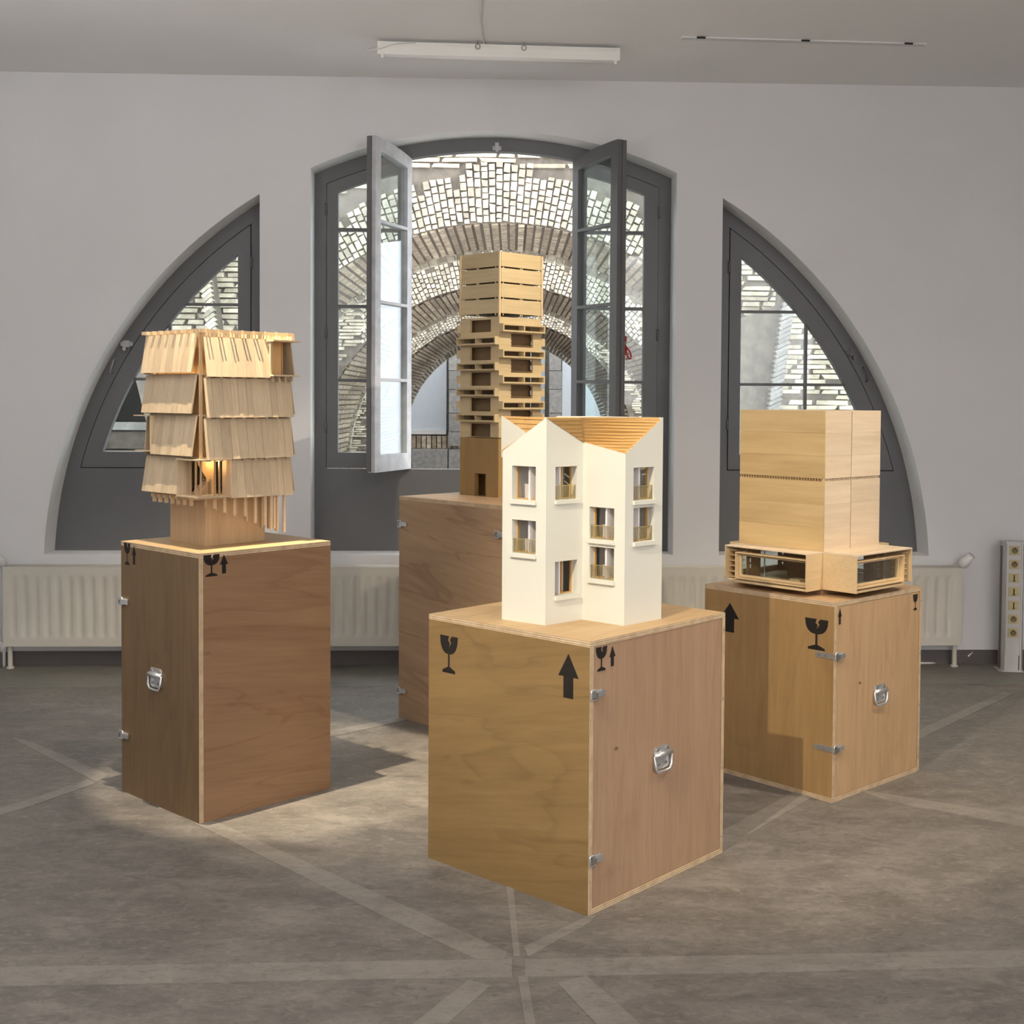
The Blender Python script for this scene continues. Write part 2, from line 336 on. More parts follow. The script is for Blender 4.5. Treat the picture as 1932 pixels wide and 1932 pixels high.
# paler concrete band along the wall, and the pale strips let into the floor
def floor_poly(pts, mat, z=.0012, name='floor_strip'):
    mb = MB(); mb.plate(pts, [], 0, z, 'xy'); mb.obj(name, mat, floor)
a, b = onz(0, 1298, 0), onz(1932, 1290, 0); s = (b.y - a.y) / (b.x - a.x)
floor_poly([(XL, a.y + (XL - a.x) * s), (XR, a.y + (XR - a.x) * s), (XR, 7.65), (XL, 7.33)], M['band'], .001, 'floor_band')
for kq, q in enumerate(([(-300, 1830), (878, 1811), (966, 1810), (966, 1844), (880, 1845), (-300, 1867)],
          [(991, 1810), (1500, 1801), (2300, 1786), (2300, 1815), (1500, 1834), (991, 1843)],
          [(376, 1540), (419, 1556), (900, 1770), (958, 1797), (950, 1810), (898, 1810), (871, 1798), (699, 1717), (340, 1540)],
          [(20, 1392), (60, 1400), (205, 1462), (182, 1476)],
          [(954, 1660), (967, 1660), (981, 1804), (969, 1804)], [(977, 1843), (995, 1843), (1010, 1932), (1020, 1990), (1000, 1990)],
          [(988, 1787), (1108, 1729), (1125, 1727), (1114, 1740), (996, 1806)],
          [(1052, 1856), (1106, 1841), (1260, 1980), (1170, 1980)], [(884, 1850), (926, 1860), (790, 1980), (720, 1980)],
          [(1340, 1580), (1493, 1498), (1530, 1480), (1550, 1492), (1530, 1506), (1367, 1602), (1340, 1616)],
          [(1600, 1487), (1637, 1493), (2100, 1566), (2100, 1592), (1685, 1514)], [(1700, 1396), (1744, 1373), (1893, 1306), (1911, 1310), (1776, 1375), (1700, 1412)],
          [(560, 1394), (624, 1379), (750, 1354), (790, 1350), (759, 1361), (624, 1391), (560, 1406)], [(-100, 1552), (47, 1512), (165, 1472), (182, 1478), (60, 1521), (-100, 1567)])):
    floor_poly([tuple(onz(x, y, 0).xy) for x, y in q], M['strip'], .0011 + .00012 * kq)

# ------------------------------------------------------------------ windows
def clip(poly, ax, c, keep_less):
    out = []; n = len(poly)
    ins = lambda p: (p[ax] <= c) if keep_less else (p[ax] >= c)
    for i in range(n):
        a, b = poly[i - 1], poly[i]
        if ins(a) != ins(b):
            t = (c - a[ax]) / (b[ax] - a[ax]); out.append((a[0] + (b[0] - a[0]) * t, a[1] + (b[1] - a[1]) * t))
        if ins(b): out.append(b)
    return out
G, GD = M['grey'], M['greydark']
CB = 1.165                                                      # bottom of all casements
Y0, Y1 = RD, RD + .05
def hinge(parent, x, z, y, mat):
    m = MB(); m.tube([(x, y, z - .035), (x, y, z + .035)], .008, 8); m.obj('hinge', mat, parent, smooth=True)
def side_window(nm, x0, x1, cas, gl, vx, hz, lever, sgn, label):
    t = thing(nm, None, None, FW.o, -FW.a, kind='structure')
    outer = shape(x0, x1, SILL, -.01)
    ca = shape(cas if x0 is not None else None, cas if x1 is not None else None, CB, .078)
    MB().plate(outer, [ca], Y0, Y1 + .02).obj('frame', G, t)
    cb = shape((cas + .006) if x0 is not None else None, (cas - .006) if x1 is not None else None, CB + .006, .083)
    go = shape(gl if x0 is not None else None, gl if x1 is not None else None, 1.265, .18)
    MB().plate(cb, [go], Y0 - .004, Y1).obj('casement', G, t)
    MB().plate(ca, [cb], Y0 + .02, Y0 + .03).obj('rebate', GD, t)
    w_ = .017
    for z in hz:
        c = clip(clip(go, 1, z + w_ / 2, True), 1, z - w_ / 2, False); bars = MB(); bars.plate(c, [], Y0 + .012, Y1 - .008); bars.obj('glazing_bar', G, t)
    c = clip(clip(clip(go, 0, vx + w_ / 2, True), 0, vx - w_ / 2, False), 1, hz[0], True); MB().plate(c, [], Y0 + .013, Y1 - .009).obj('glazing_bar', G, t)
    cells = [clip(go, 1, hz[0], False)]
    for lo, hi in ((hz[1], hz[0]), (0, hz[1])):
        row = clip(clip(go, 1, hi, True), 1, lo, False)
        cells += [clip(row, 0, vx, True), clip(row, 0, vx, False)]
    for c in cells:
        if len(c) > 2: MB().plate(c, [], Y0 + .028, Y0 + .032).obj('pane', M['glass'], t)
    hx = cas
    for z in (2.42, 1.45): hinge(t, hx, z, Y0 - .008, G)
    # bolt and handle on the curved stile
    bx, bz = lever
    m = MB(); m.box(bx - .035, bx + .035, Y0 - .022, Y0 - .004, bz - .012, bz + .012); m.box(bx - .02, bx + .02, Y0 - .03, Y0 - .02, bz - .02, bz + .02)
    m.tube([(bx + .012 * sgn, Y0 - .03, bz - .03), (bx + .012 * sgn, Y0 - .01, bz - .03)], .012, 10); m.obj('window_bolt', M['leafpaint'] if sgn < 0 else G, t)
    p = [(bx - .05 * -sgn - .02 * -sgn, Y0 - .004, bz - .09), (bx - .075 * -sgn, Y0 - .03, bz - .10), (bx - .095 * -sgn, Y0 - .03, bz - .17), (bx - .088 * -sgn, Y0 - .004, bz - .18)]
    MB().tube(p, .005, 8).obj('handle', M['leafpaint'] if sgn < 0 else G, t, smooth=True)
    return t
side_window('window_1', None, -1.503, -1.585, -1.667, -2.083, (2.165, 1.708), (-2.335, 1.92), -1, '')
side_window('window_3', 1.257, None, 1.341, 1.418, 1.832, (2.15, 1.70), (2.115, 1.90), 1, '')
# the wide middle window
t2 = thing('window_2', None, None, FW.o, -FW.a, kind='structure')
xa, xb, xc, xd = -1.133, -.612, .369, .902
D1 = .082
hole = shape(xa, xd, CB, D1)
MB().plate(shape(-1.203, .978, SILL, -.01), [hole], Y0, Y1 + .02).obj('frame', G, t2)
def leaf_poly(x0, x1, d0, zb): return shape(x0, x1, zb, d0, 12)
for (p, q, g0, g1) in ((xa, xb, -1.061, -.699), (xc, xd, .459, .813)):
    body = leaf_poly(p + .005, q - .002, D1 + .004, CB + .006)
    full = leaf_poly(g0, g1, D1 + .075, 1.266)
    zs = [1.266, 1.709, 2.161, 2.627, 9]; panes = []
    for lo, hi in zip(zs[:-1], zs[1:]):
        c = clip(clip(full, 1, lo + (.009 if lo > 1.3 else 0), False), 1, hi - .009, True); panes.append(c)
    MB().plate(body, panes, Y0 - .004, Y1).obj('fixed_casement', G, t2)
    for c in panes: MB().plate(c, [], Y0 + .026, Y0 + .030).obj('pane', M['glass'], t2)
    for z in (2.75, 2.0, 1.42): hinge(t2, p if p < -.9 else q, z, Y0 - .008, G)
m = MB(); m.box(-.122, -.070, Y0 - .012, Y0, 3.118, 3.142); m.box(-.108, -.084, Y0 - .03, Y0 - .012, 3.116, 3.160); m.tube([(-.096, Y0 - .036, 3.122), (-.096, Y0 - .005, 3.122)], .013, 12); m.obj('catch_plate', M['leafpaint'], t2)
# the two casements swung into the room, hinged at xb and xc
def project(p):
    v = cam.matrix_world.inverted() @ p; return 966 + FPX * v.x / -v.z, PPY - FPX * v.y / -v.z
def open_leaf(hx, s, target, label):
    W_ = .487
    H = FW.o + FW.A[0] * hx + FW.A[1] * (Y0 - .002)
    best = min((k * .005 for k in range(0, 240)), key=lambda ph: abs(project(H + W_ * (FW.A[0] * (s * math.sin(ph)) - FW.A[1] * math.cos(ph)) + Vector((0, 0, 2)))[0] - target))
    # local u runs from the hinge to the free edge, thickness lies away from the window's middle
    ux = s * math.sin(best); uy = -math.cos(best)
    rz = -FW.a + math.atan2(uy, ux)
    tz = lambda u: arcz(hx + (u if s < 0 else -u), D1 + .006)      # closed it reaches to the middle of the arch
    prof = lambda u0, u1, zb, d: [(u0, zb), (u1, zb)] + [(u, tz(u) - d) for u in np.linspace(u1, u0, 10)]
    y0, y1 = ((-.046, 0) if s < 0 else (0, .046))
    o = thing('window_casement', label, 'window', H, rz)
    body = prof(0, W_, CB + .004, 0); full = prof(.062, W_ - .07, 1.268, .078)
    zs = [1.268, 1.709, 2.161, 2.627, 9]; panes = []
    for lo, hi in zip(zs[:-1], zs[1:]):
        panes.append(clip(clip(full, 1, lo + (.009 if lo > 1.3 else 0), False), 1, hi - .009, True))
    MB().plate(body, panes, y0, y1).obj('sash', M['leafpaint'] if s < 0 else G, o)
    for c in panes: MB().plate(c, [], (y0 + y1) / 2 - .002, (y0 + y1) / 2 + .002).obj('pane', M['glass'], o)
    e0, e1 = (y0 - .0, y0 + .014) if s < 0 else (y1 - .014, y1)
    m = MB(); m.box(W_, W_ + .012, e0 - .004, e0 + .022, CB + .01, tz(W_) - .004); m.obj('meeting_strip', G, o)
    return o
open_leaf(xb, -1, 708, 'daylit grey arched casement swung open left of the balcony tower, glass full of sky')
open_leaf(xc, 1, 1163, 'dark grey arched casement swung open right of the balcony tower')
# ------------------------------------------------------------------ outside: brick arches in a row
OCX = lambda D: -.114 - .0041 * (D - 7.48)
OZ, OR = .53, 2.70
def brick_mesh(k):
    r = random.Random(k); m = MB()
    j = lambda: r.uniform(-.07, .07); c = .10
    P = []
    for y, q in ((.5, 1), (-.5, .93)):                                # -y is the exposed face
        P += [((sx * .5 * q) + j() * (y < 0), y + (.06 * r.random() if y < 0 else 0), sz * .5 * q + j() * (y < 0)) for sx, sz in ((-1, -1), (1, -1), (1, 1), (-1, 1))]
    m.hexa(P); return m
def add_brick(mb, k, cx, cy, cz, sx, sy, sz, ang):
    src = BR[k % 6]; ca, sa = math.cos(ang), math.sin(ang); n = len(mb.v)
    for x, y, z in src.v:
        x *= sx; z *= sz; mb.v.append((cx + x * ca - z * sa, cy + y * sy, cz + x * sa + z * ca))
    mb.f += [tuple(n + i for i in f) for f in src.f]; mb.m += [0] * len(src.f)
BR = [brick_mesh(k) for k in range(6)]
BRM = [BR[k].mesh('brick', M['ringbrick']) for k in range(6)]; BRC = [BR[k].mesh('brick', M['coursebrick']) for k in range(6)]
def diaphragm(idx, D, depth, label, parts, half=4.3, right=None, ztop=5.0, ring=.46, inner=.09, hole=None):
    t = thing('brick_arch', label, 'arch', (OCX(D), D, 0), 0, 'row of brick arches outside the window')
    R0 = OR; zb = -3.4; right = right or half
    arc = lambda r, n=64: [(math.cos(PI * i / n) * r, OZ + math.sin(PI * i / n) * r) for i in range(n + 1)]
    out = [(-half, zb), (right, zb), (right, ztop), (-half, ztop)]
    opening = [(R0, zb + .01)] + arc(R0) + [(-R0, zb + .01)]
    MB().plate(out, [opening] + ([hole] if hole else []), .03, depth).obj('wall_core', M['render'], t)
    # pale ring of bricks laid radially
    cand = []
    pitch, rows = .064, 7; rh = ring / rows; ncol = int(PI * (R0 + ring / 2) / pitch)
    for i in range(ncol):
        a = PI * (i + .5) / ncol; off = (i % 2) * .5 + random.uniform(-.3, .3)
        extra = 1 if abs(a - PI / 2) < .1 else (0 if random.random() < .8 else -1)
        r = R0 + .004; r1 = R0 + ring + extra * .1 - (abs(a - PI / 2) * .05)
        r -= rh * off * .9
        while r < r1 - .03:
            h = rh * random.uniform(.75, 1.5); lo = max(r, R0 + .004); hi = min(r + h - .009, r1)
            if hi - lo > .025: cand.append((a, (lo + hi) / 2, hi - lo, (lo + hi) / 2 * PI / ncol - .007 - .005 * random.random()))
            r += h
    cand = [c for c in cand if abs(math.cos(c[0]) * c[1]) < 2.0]; cand.sort(key=lambda c: abs(c[0] - PI / 2))
    mb = MB()
    for n, (a, rm, hh, ww) in enumerate(cand):
        x, z = math.cos(a) * rm, OZ + math.sin(a) * rm; dy = random.uniform(-.012, .006)
        if parts and n < 300:
            link('brick', BRM[n % 6], t, (x, .03 + dy, z), rot=(0, -(a - PI / 2), 0), scale=(ww, .07, hh))
        else: add_brick(mb, n, x, .03 + dy, z, ww, .07, hh, a - PI / 2)
    if mb.v: mb.obj('ring_bricks', M['ringbrick'], t, kind='stuff')
    MB().plate([(R0 - .004, OZ)] + arc(R0 - .004)[1:-1] + [(-R0 + .004, OZ)] + arc(R0 + ring - .02)[::-1], [], .012, .032).obj('ring_mortar', M['mortar'], t)
    # soffit: long brick courses running into the depth
    nc = int(PI * R0 / .083); mb = MB(); k = 0
    for i in range(nc):
        a = PI * (i + .5) / nc; h = random.uniform(.018, .04); r = R0 - h / 2 + .006; x, z = math.cos(a) * r, OZ + math.sin(a) * r
        cuts = [.02, depth - .12] if depth < 3 else [.02, depth * .52, depth - .12]
        for c0, c1 in zip(cuts[:-1], cuts[1:]):
            if parts:
                w_ = random.uniform(.05, .062); lo = .010 * random.random()
                mm = MB(); mm.hexa([(-w_ / 2, 0, -h / 2), (w_ / 2, 0, -h / 2 + lo), (w_ / 2, c1 - c0, -h / 2), (-w_ / 2, c1 - c0, -h / 2 + lo), (-w_ * .55, 0, h / 2), (w_ * .55, 0, h / 2), (w_ * .55, c1 - c0, h / 2), (-w_ * .55, c1 - c0, h / 2)])
                mm.obj('soffit_course', M['soffitbrick'], t, rz=0, loc=(x, c0, z)).rotation_euler = (0, -(a - PI / 2), 0)
            else: add_brick(mb, k, x, (c0 + c1) / 2, z, .062, c1 - c0 - .01, h * 1.3, a - PI / 2)
            k += 1
    if mb.v: mb.obj('soffit_courses', M['soffitbrick'], t, kind='stuff')
    # lower inner ring closing the far end of the soffit
    mb = MB(); n2 = int(PI * OR / .10)
    for i in range(n2):
        a = PI * (i + .5) / n2; r = R0 - inner / 2 + .01; add_brick(mb, i, math.cos(a) * r, depth - .06, OZ + math.sin(a) * r, .085, .12, inner, a - PI / 2)
    mb.obj('inner_ring_bricks', M['ringbrick'], t, kind='stuff')
    # jambs below the springing
    for sx in (-1, 1):
        mb = MB(); z = OZ - .05
        while z > -1.2:
            mb.box(sx * R0 - .015, sx * R0 + .015, .03, depth - .02, z - .028, z + .028); z -= .075
        mb.obj('jamb_courses', M['soffitbrick'], t, kind='stuff')
    # spandrel: ragged horizontal courses around the render next to the ring
    cand = []; z = -1.0; row = 0
    while z < ztop - .1:
        h = random.uniform(.034, .044); x = -half + random.random() * .2
        step = (row // 3); edge = R0 + ring + .02 + .11 * ((step * 7) % 3) / 2; row += 1
        while x < right - .06:
            L_ = min(random.uniform(.16, .42), right - .01 - x); xm = x + L_ / 2
            rr = math.hypot(xm, z - OZ) if z > OZ else abs(xm)
            near = min(math.hypot(x, max(0, z - OZ)), math.hypot(x + L_, max(0, z - OZ)))
            if (near > edge + (.08 if abs(xm) < .25 else 0) or (abs(xm) > 2.02 and near > R0 + .02)) and not (hole and any(inpoly((q, z), hole) for q in (x, xm, x + L_))) and random.random() < .97: cand.append((xm, z, L_ - .014, h))
            x += L_
        z += h + random.uniform(.006, .012)
    cand.sort(key=lambda c: min(math.hypot(c[0], c[1] - 3.7), math.hypot(abs(c[0]) - 2.9, c[1] - 2.2)))
    mb = MB()
    for n, (x, z, L_, h) in enumerate(cand):
        dy = random.uniform(-.012, .01); an = random.uniform(-.015, .015)
        if parts and n < 300: link('wall_brick', BRC[n % 6], t, (x, .03 + dy, z), rot=(0, -an, 0), scale=(L_, .06, h))
        else: add_brick(mb, n, x, .03 + dy, z, L_, .06, h, an)
    if mb.v: mb.obj('wall_bricks', M['coursebrick'], t, kind='stuff')
    return t
A1 = Vector((OCX(11.6), 11.6, 0))
hl = [tuple((ony(x, y, 11.6) - A1).xz) for x, y in ((150, 852), (288, 852), (250, 700), (190, 700))]
hl = [hl[0], hl[1], hl[2], hl[3]]
t1 = diaphragm(0, 11.6, 2.15, 'nearest pale brick arch, its full ring seen through the open middle window', True, half=4.0, right=3.32, hole=hl)
MB().box(3.0, 9, .3, .9, 3.45, 5.0).obj('reflection_block', M['render'], t1)  # unseen block added to darken the top of the left casement's reflection
diaphragm(1, 17.9, 3.6, 'second brick arch behind the nearest one, partly hidden by the balcony tower', False)
diaphragm(2, 25.7, 6.4, 'farthest brick arch framing the far stone piers', False, ring=.3, inner=.17)
# dark recess in the first wall, with its pale rail
c0, c1 = hl[0][0] - .1, hl[1][0] + .1
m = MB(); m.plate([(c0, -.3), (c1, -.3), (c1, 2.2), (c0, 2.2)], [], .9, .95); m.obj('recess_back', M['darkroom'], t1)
za = (ony(230, 803, 11.9) - A1).z
MB().box(c0, c1, .25, .3, za - .04, za + .035).obj('recess_rail', M['stone'], t1)
MB().box(c0, c1, .3, 1.0, za - .22, za - .06).obj('recess_shelf', M['mortar'], t1)
# slanting ribs that show in the outer windows
BRS = [BR[k].mesh('brick', M['stone']) for k in range(6)]
def rib(pts, D, wid, bright):
    P = [ony(x, y, D) - A1 for x, y in pts]; k = 0
    for a, b in zip(P[:-1], P[1:]):
        n = max(1, int((b - a).length / .042)); d = (b - a) / n; an = math.atan2(d.z, d.x) - PI / 2
        q = MB(); q.hexa([tuple(p_ + Vector((s * wid / 2, y, 0))) for y in (.28, .02) for p_, s in ((a, -1), (a, 1), (b, 1), (b, -1))]); q.obj('rib_core', M['mortar'], t1)
        for i in range(n):
            c = a + d * (i + .5); link('rib_brick', (BRM if bright else BRS)[k % 6], t1, (c.x, c.y, c.z), rot=(0, -(an + .6), 0), scale=(wid * 1.12, .07, .034)); k += 1
rib([(378, 440), (389, 540), (402, 640), (404, 760)], 11.35, .10, True)
P = [ony(x, y, 11.2) - A1 for x, y in ((1365, 650), (1400, 600), (1474, 572), (1447, 770), (1446, 930), (1365, 930))]
MB().plate([(p.x, p.z) for p in P], [], -.4, .04).obj('pier_body', M['render'], t1)
rib([(1490, 540), (1487, 575), (1460, 770), (1457, 930)], 11.15, .12, False)
# far end wall: pale panes between stone piers, ledges below
ew = thing('far_end_wall', 'far end wall with pale panes between stone piers, seen through the arches', 'wall', (0, 34.8, 0))
EW = lambda x, y, D=34.8: (lambda p: (p.x, p.z))(ony(x, y, D))
l, r = EW(640, 560), EW(1260, 1000)
MB().box(l[0], r[0], .5, .7, -3.4, l[1]).obj('wall_panel', M['farstone'], ew)
for a, b in ((700, 841), (872, 1028), (1062, 1200)):
    p, q = EW(a, 640), EW(b, 812); m = MB(); m.box(p[0], q[0], .30, .36, q[1], p[1]); m.obj('pane', M['paleglaze'], ew)
    m = MB(); m.box(p[0], q[0], .2, .4, q[1] - .12, q[1]); m.obj('pane_rail', M['alu'], ew)
for a, b in ((846, 868), (1036, 1060)):
    ys = [560, 640, 700, 735, 780, 815, 842]
    for y0, y1 in zip(ys[:-1], ys[1:]):
        p, q = EW(a, y0), EW(b, y1); m = MB(); m.box(p[0] + random.uniform(0, .02), q[0] - random.uniform(0, .02), random.uniform(-.02, .0), .45, q[1] + .012, p[1]); m.obj('stone_block', M['farstone'], ew)
for i in range(64):
    x = l[0] + (r[0] - l[0]) * i / 64; p, q = EW(700, 822), EW(700, 846); m = MB(); m.box(x, x + (r[0] - l[0]) / 64 - .025, .1, .4, q[1], p[1]); m.obj('board', M['soffitbrick'], ew)
p, q = EW(700, 847), EW(700, 900)
for i in range(9):
    w_ = (r[0] - l[0]) / 9; m = MB(); m.box(l[0] + i * w_, l[0] + (i + 1) * w_ - .03, -.15, .4, q[1] - 1, p[1]); m.obj('parapet_stone', M['farstone'], ew)
MB().box(-7, -6.6, 8.4, 36, -3.4, 5.4).obj('wall_daylight_block', M['stone'], kind='structure')  # unseen wall added to keep daylight off the left side
MB().box(-40, 60, 9.3, 80, -3.6, -3.4).obj('floor_outside', M['ground'], kind='structure')
# small red ribbon tied to the right part of the window
rb = thing('red_ribbon', 'small red ribbon bow hanging beside the right casement of the middle window', 'ribbon', FW.o + FW.A[0] * .70 + FW.A[1] * .17 + Vector((0, 0, 1.93)), -FW.a)
def loop(cx, cz, rx, rz, an): return [(cx + rx * math.cos(t) * math.cos(an) - rz * math.sin(t) * math.sin(an), .004 * math.sin(2 * t), cz + rx * math.cos(t) * math.sin(an) + rz * math.sin(t) * math.cos(an)) for t in np.linspace(0, 2 * PI, 17)[:-1]]
MB().tube(loop(-.012, -.035, .016, .036, -.45), .0055, 6, closed=True).obj('bow_loop', M['red'], rb, smooth=True)
MB().tube(loop(.018, -.045, .012, .036, .35), .0055, 6, closed=True).obj('bow_loop', M['red'], rb, smooth=True)
MB().tube([(0, 0, .06), (.002, -.004, .03), (0, 0, 0), (-.014, .002, -.05)], .0065, 6).obj('ribbon_tail', M['red'], rb, smooth=True)
# ------------------------------------------------------------------ crates
TH = .018
def glass_sign(w_, h):
    """broken wine glass, drawn upright around its centre"""
    B = []
    for i in range(9):
        t = PI * .5 * i / 8; B.append((.5 * math.cos(t) ** .75 if i < 8 else .045, -.02 + .5 - .47 * math.sin(t)))
    right = [(.5, .5)] + B[1:]
    bowl = [(.16, .5), (.5, .5)] + B[2:] + [(.045, -.33), (.36, -.43), (.36, -.5), (-.36, -.5), (-.36, -.43), (-.045, -.33)] + [(-x, y) for x, y in B[2:][::-1]] + [(-.5, .5), (.0, .5), (-.05, .38), (.05, .30), (0, .18), (.13, .32), (.06, .40)]
    return [(x * w_, y * h) for x, y in bowl]
def arrow_sign(w_, h): return [(x * w_, y * h) for x, y in ((0, .5), (.5, -.02), (.24, -.02), (.24, -.5), (-.24, -.5), (-.24, -.02), (-.5, -.02))]
def on_face(fr, face, px, py):
    if face == 'front': p = fr.on(1, 0, px, py); return (p.x, 0, p.z), 0
    p = fr.on(0, 0, px, py); return (0, p.y, p.z), PI / 2
def sign(t, fr, face, kind, px, py, w_, h):
    loc, rz = on_face(fr, face, px, py); m = MB(); m.plate(glass_sign(w_, h) if kind == 'glass' else arrow_sign(w_, h), [], -.0007, .0003, 'xz')
    m.obj('printed_glass' if kind == 'glass' else 'printed_arrow', M['ink'], t, loc, rz, label='black stencilled broken wine glass' if kind == 'glass' else 'black stencilled upward arrow')
def latch(t, loc, rz, s=1, strap=0, flip=1):
    """u = x along the face, -y outwards; lever points to +u*flip"""
    f = flip
    b = lambda m, x0, x1, *r: m.box(min(x0 * f, x1 * f), max(x0 * f, x1 * f), *r)
    m = MB(); b(m, .004, .052, -.003, 0, -.012, .012); o = m.obj('latch', M['steel'], t, loc, rz)
    m = MB(); m.hexa([(x * f, y, z) for z in (-.009, .009) for x, y in ((.016, -.004), (.062, -.003), (.064, -.009), (.016, -.015))]); m.obj('lever', M['steel'], o)
    m = MB(); m.tube([(x * f, -.008, z) for x, z in ((-.004, -.016), (.020, -.016), (.022, -.012), (.022, .012), (.020, .016), (-.004, .016), (-.006, .012), (-.006, -.012))], .0025, 6, closed=True); m.obj('loop', M['steel'], o, smooth=True)
    m = MB(); b(m, .006, .018, -.017, -.003, -.008, .008); m.obj('pivot_block', M['steeldark'], o)
    if strap:                                            # strap on the neighbouring face, round the corner
        m = MB(); m.plate([(-.003, -.011), (-.003, .011)] + [(strap - .011 + .011 * math.sin(a), .011 * math.cos(a)) for a in np.linspace(0, PI, 7)], [], -.009, -.0062, 'yz'); m.obj('strap', M['steel'], o)
        for y in (.035, .066): q = MB(); q.tube([(-.0108, y, 0), (-.009, y, 0)], .0035, 8); q.obj('screw', M['steeldark'], o)
    return o
def handle(t, loc, rz):
    m = MB(); m.plate([(-.042, -.03), (-.034, -.037), (.034, -.037), (.042, -.03), (.042, .03), (.034, .038), (-.034, .038), (-.042, .03)], [], -.003, 0); o = m.obj('handle', M['steel'], t, loc, rz)
    MB().tube([(-.046, -.008, .012), (.046, -.008, .012)], .0085, 10).obj('handle_barrel', M['steel'], o, smooth=True)
    MB().tube([(-.045, -.008, .012), (-.046, -.011, -.028), (-.034, -.011, -.043), (0, -.011, -.045), (.034, -.011, -.043), (.046, -.011, -.028), (.045, -.008, .012)], .0048, 8).obj('grip', M['steel'], o, smooth=True)
    for x, z in ((-.027, .028), (.027, .028), (-.02, -.02), (.02, -.02)): MB().tube([(x, -.007, z), (x, 0, z)], .0055, 8).obj('screw', M['steeldark'], o)
def crate(fr, w1, w2, h, mf, ms, mt, label, full_side=False, lifted=False):
    t = thing('shipping_crate', label, 'crate', fr.o, -fr.a, 'plywood shipping crates used as plinths')
    mats = [mf, ms, mt] + EDGE
    def sheet(name, b, ax, face):                                  # sheet wood on its faces, plies on its edges
        k = [3 + ax] * 3; k[ax] = face; return MB().box(*b, m=k).obj(name, mats, t)
    sheet('lid', (-w1, 0, 0, w2, h - TH, h), 2, 2)
    fx = -TH if full_side else 0
    sheet('floor_board', (-w1, fx, 0 if lifted else TH, w2 - TH, 0, TH), 2, 2)
    sheet('front_board', (-w1, 0, 0, TH, TH if lifted else 0, h - TH), 1, 0)
    sheet('back_board', (-w1, fx, w2 - TH, w2, 0, h - TH), 1, 0)
    if full_side: sheet('side_board', (-TH, 0, TH + .001, w2, 0, h - TH - .0008), 0, 1)
    else: sheet('side_board', (-TH, -.0015, TH + .0015, w2 - TH - .0015, TH + .0015, h - TH - .0015), 0, 1)
    sheet('side_board', (-w1 + .0015, -w1 + TH, TH + .0015, w2 - TH - .0015, TH + .0015, h - TH - .0015), 0, 1)
    for k in range(7):                                              # screw heads along the front board's rim
        z = .06 + (h - .12) * k / 6; m = MB(); m.tube([(0, 0, 0), (.0012, 0, 0)], .004, 8)
        if k % 2 == 0: m.obj('screw', M['steeldark'], t, (.0, w2 - .009, z))
    return t
cl = crate(FL, .573, .615, 1.018, M['ply_l_front'], M['ply_l_side'], M['ply_f_top'], 'tall reddish plywood crate under the shingled timber tower, handle on its narrow side', full_side=True)  # pale lid tone helps the spotlit rim look bright
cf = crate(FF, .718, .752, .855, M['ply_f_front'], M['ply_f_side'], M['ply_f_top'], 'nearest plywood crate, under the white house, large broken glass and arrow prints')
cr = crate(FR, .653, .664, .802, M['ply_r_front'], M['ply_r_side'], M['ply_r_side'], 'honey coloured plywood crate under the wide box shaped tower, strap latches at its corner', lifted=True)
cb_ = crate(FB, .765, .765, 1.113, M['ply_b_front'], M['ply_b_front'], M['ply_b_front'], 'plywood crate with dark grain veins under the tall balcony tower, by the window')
# prints
sign(cl, FL, 'front', 'glass', 240, 1045, .048, .088); sign(cl, FL, 'front', 'arrow', 253, 1047, .032, .078)
sign(cl, FL, 'side', 'glass', 399, 1067, .071, .082); sign(cl, FL, 'side', 'arrow', 422.5, 1064, .036, .072)
sign(cf, FF, 'front', 'glass', 847, 1235, .086, .127); sign(cf, FF, 'front', 'arrow', 1072.5, 1275.5, .083, .140)
sign(cf, FF, 'side', 'glass', 1135, 1243, .055, .075); sign(cf, FF, 'side', 'arrow', 1155.5, 1238, .030, .063)
sign(cr, FR, 'front', 'glass', 1540.5, 1197, .110, .125); sign(cr, FR, 'front', 'arrow', 1377, 1165, .098, .125)
sign(cr, FR, 'side', 'arrow', 1584.7, 1163, .025, .064); sign(cr, FR, 'side', 'glass', 1727, 1136, .036, .068)
# metalwork
for y in (1311, 1622): l_, r_ = on_face(FF, 'side', 1117, y); latch(cf, (0, .004, l_[2]), PI / 2)
l_, r_ = on_face(FF, 'side', 1247.5, 1428); handle(cf, l_, r_)
for y in (1133, 1384): l_, r_ = on_face(FL, 'front', 228.5, y); latch(cl, (-.573, 0, l_[2]), 0)
l_, r_ = on_face(FL, 'front', 295, 1279); handle(cl, l_, r_)
for y in (1238, 1412): l_, r_ = on_face(FR, 'side', 1580, y); latch(cr, (0, .006, l_[2]), PI / 2, strap=.085)
l_, r_ = on_face(FR, 'side', 1659, 1308); handle(cr, l_, r_)
for x, y in ((754.5, 988), (751, 1301)): l_, r_ = on_face(FB, 'front', x, y); latch(cb_, (-.765, 0, l_[2]), 0)
l_, r_ = on_face(FB, 'front', 937, 1008); latch(cb_, l_, 0)
# knots on the sheets
for t, fr, face, px, py, r in ((cl, FL, 'side', 391.5, 1232.5, .012), (cr, FR, 'side', 1622.5, 1288, .006), (cf, FF, 'side', 1163, 1412, .007)):
    l_, rz = on_face(fr, face, px, py); m = MB(); m.plate([(r * 1.3 * math.cos(a), r * .7 * math.sin(a)) for a in np.linspace(0, 2 * PI, 13)[:-1]], [], -.0005, .0003); m.obj('knot', M['towerin'], t, l_, rz)

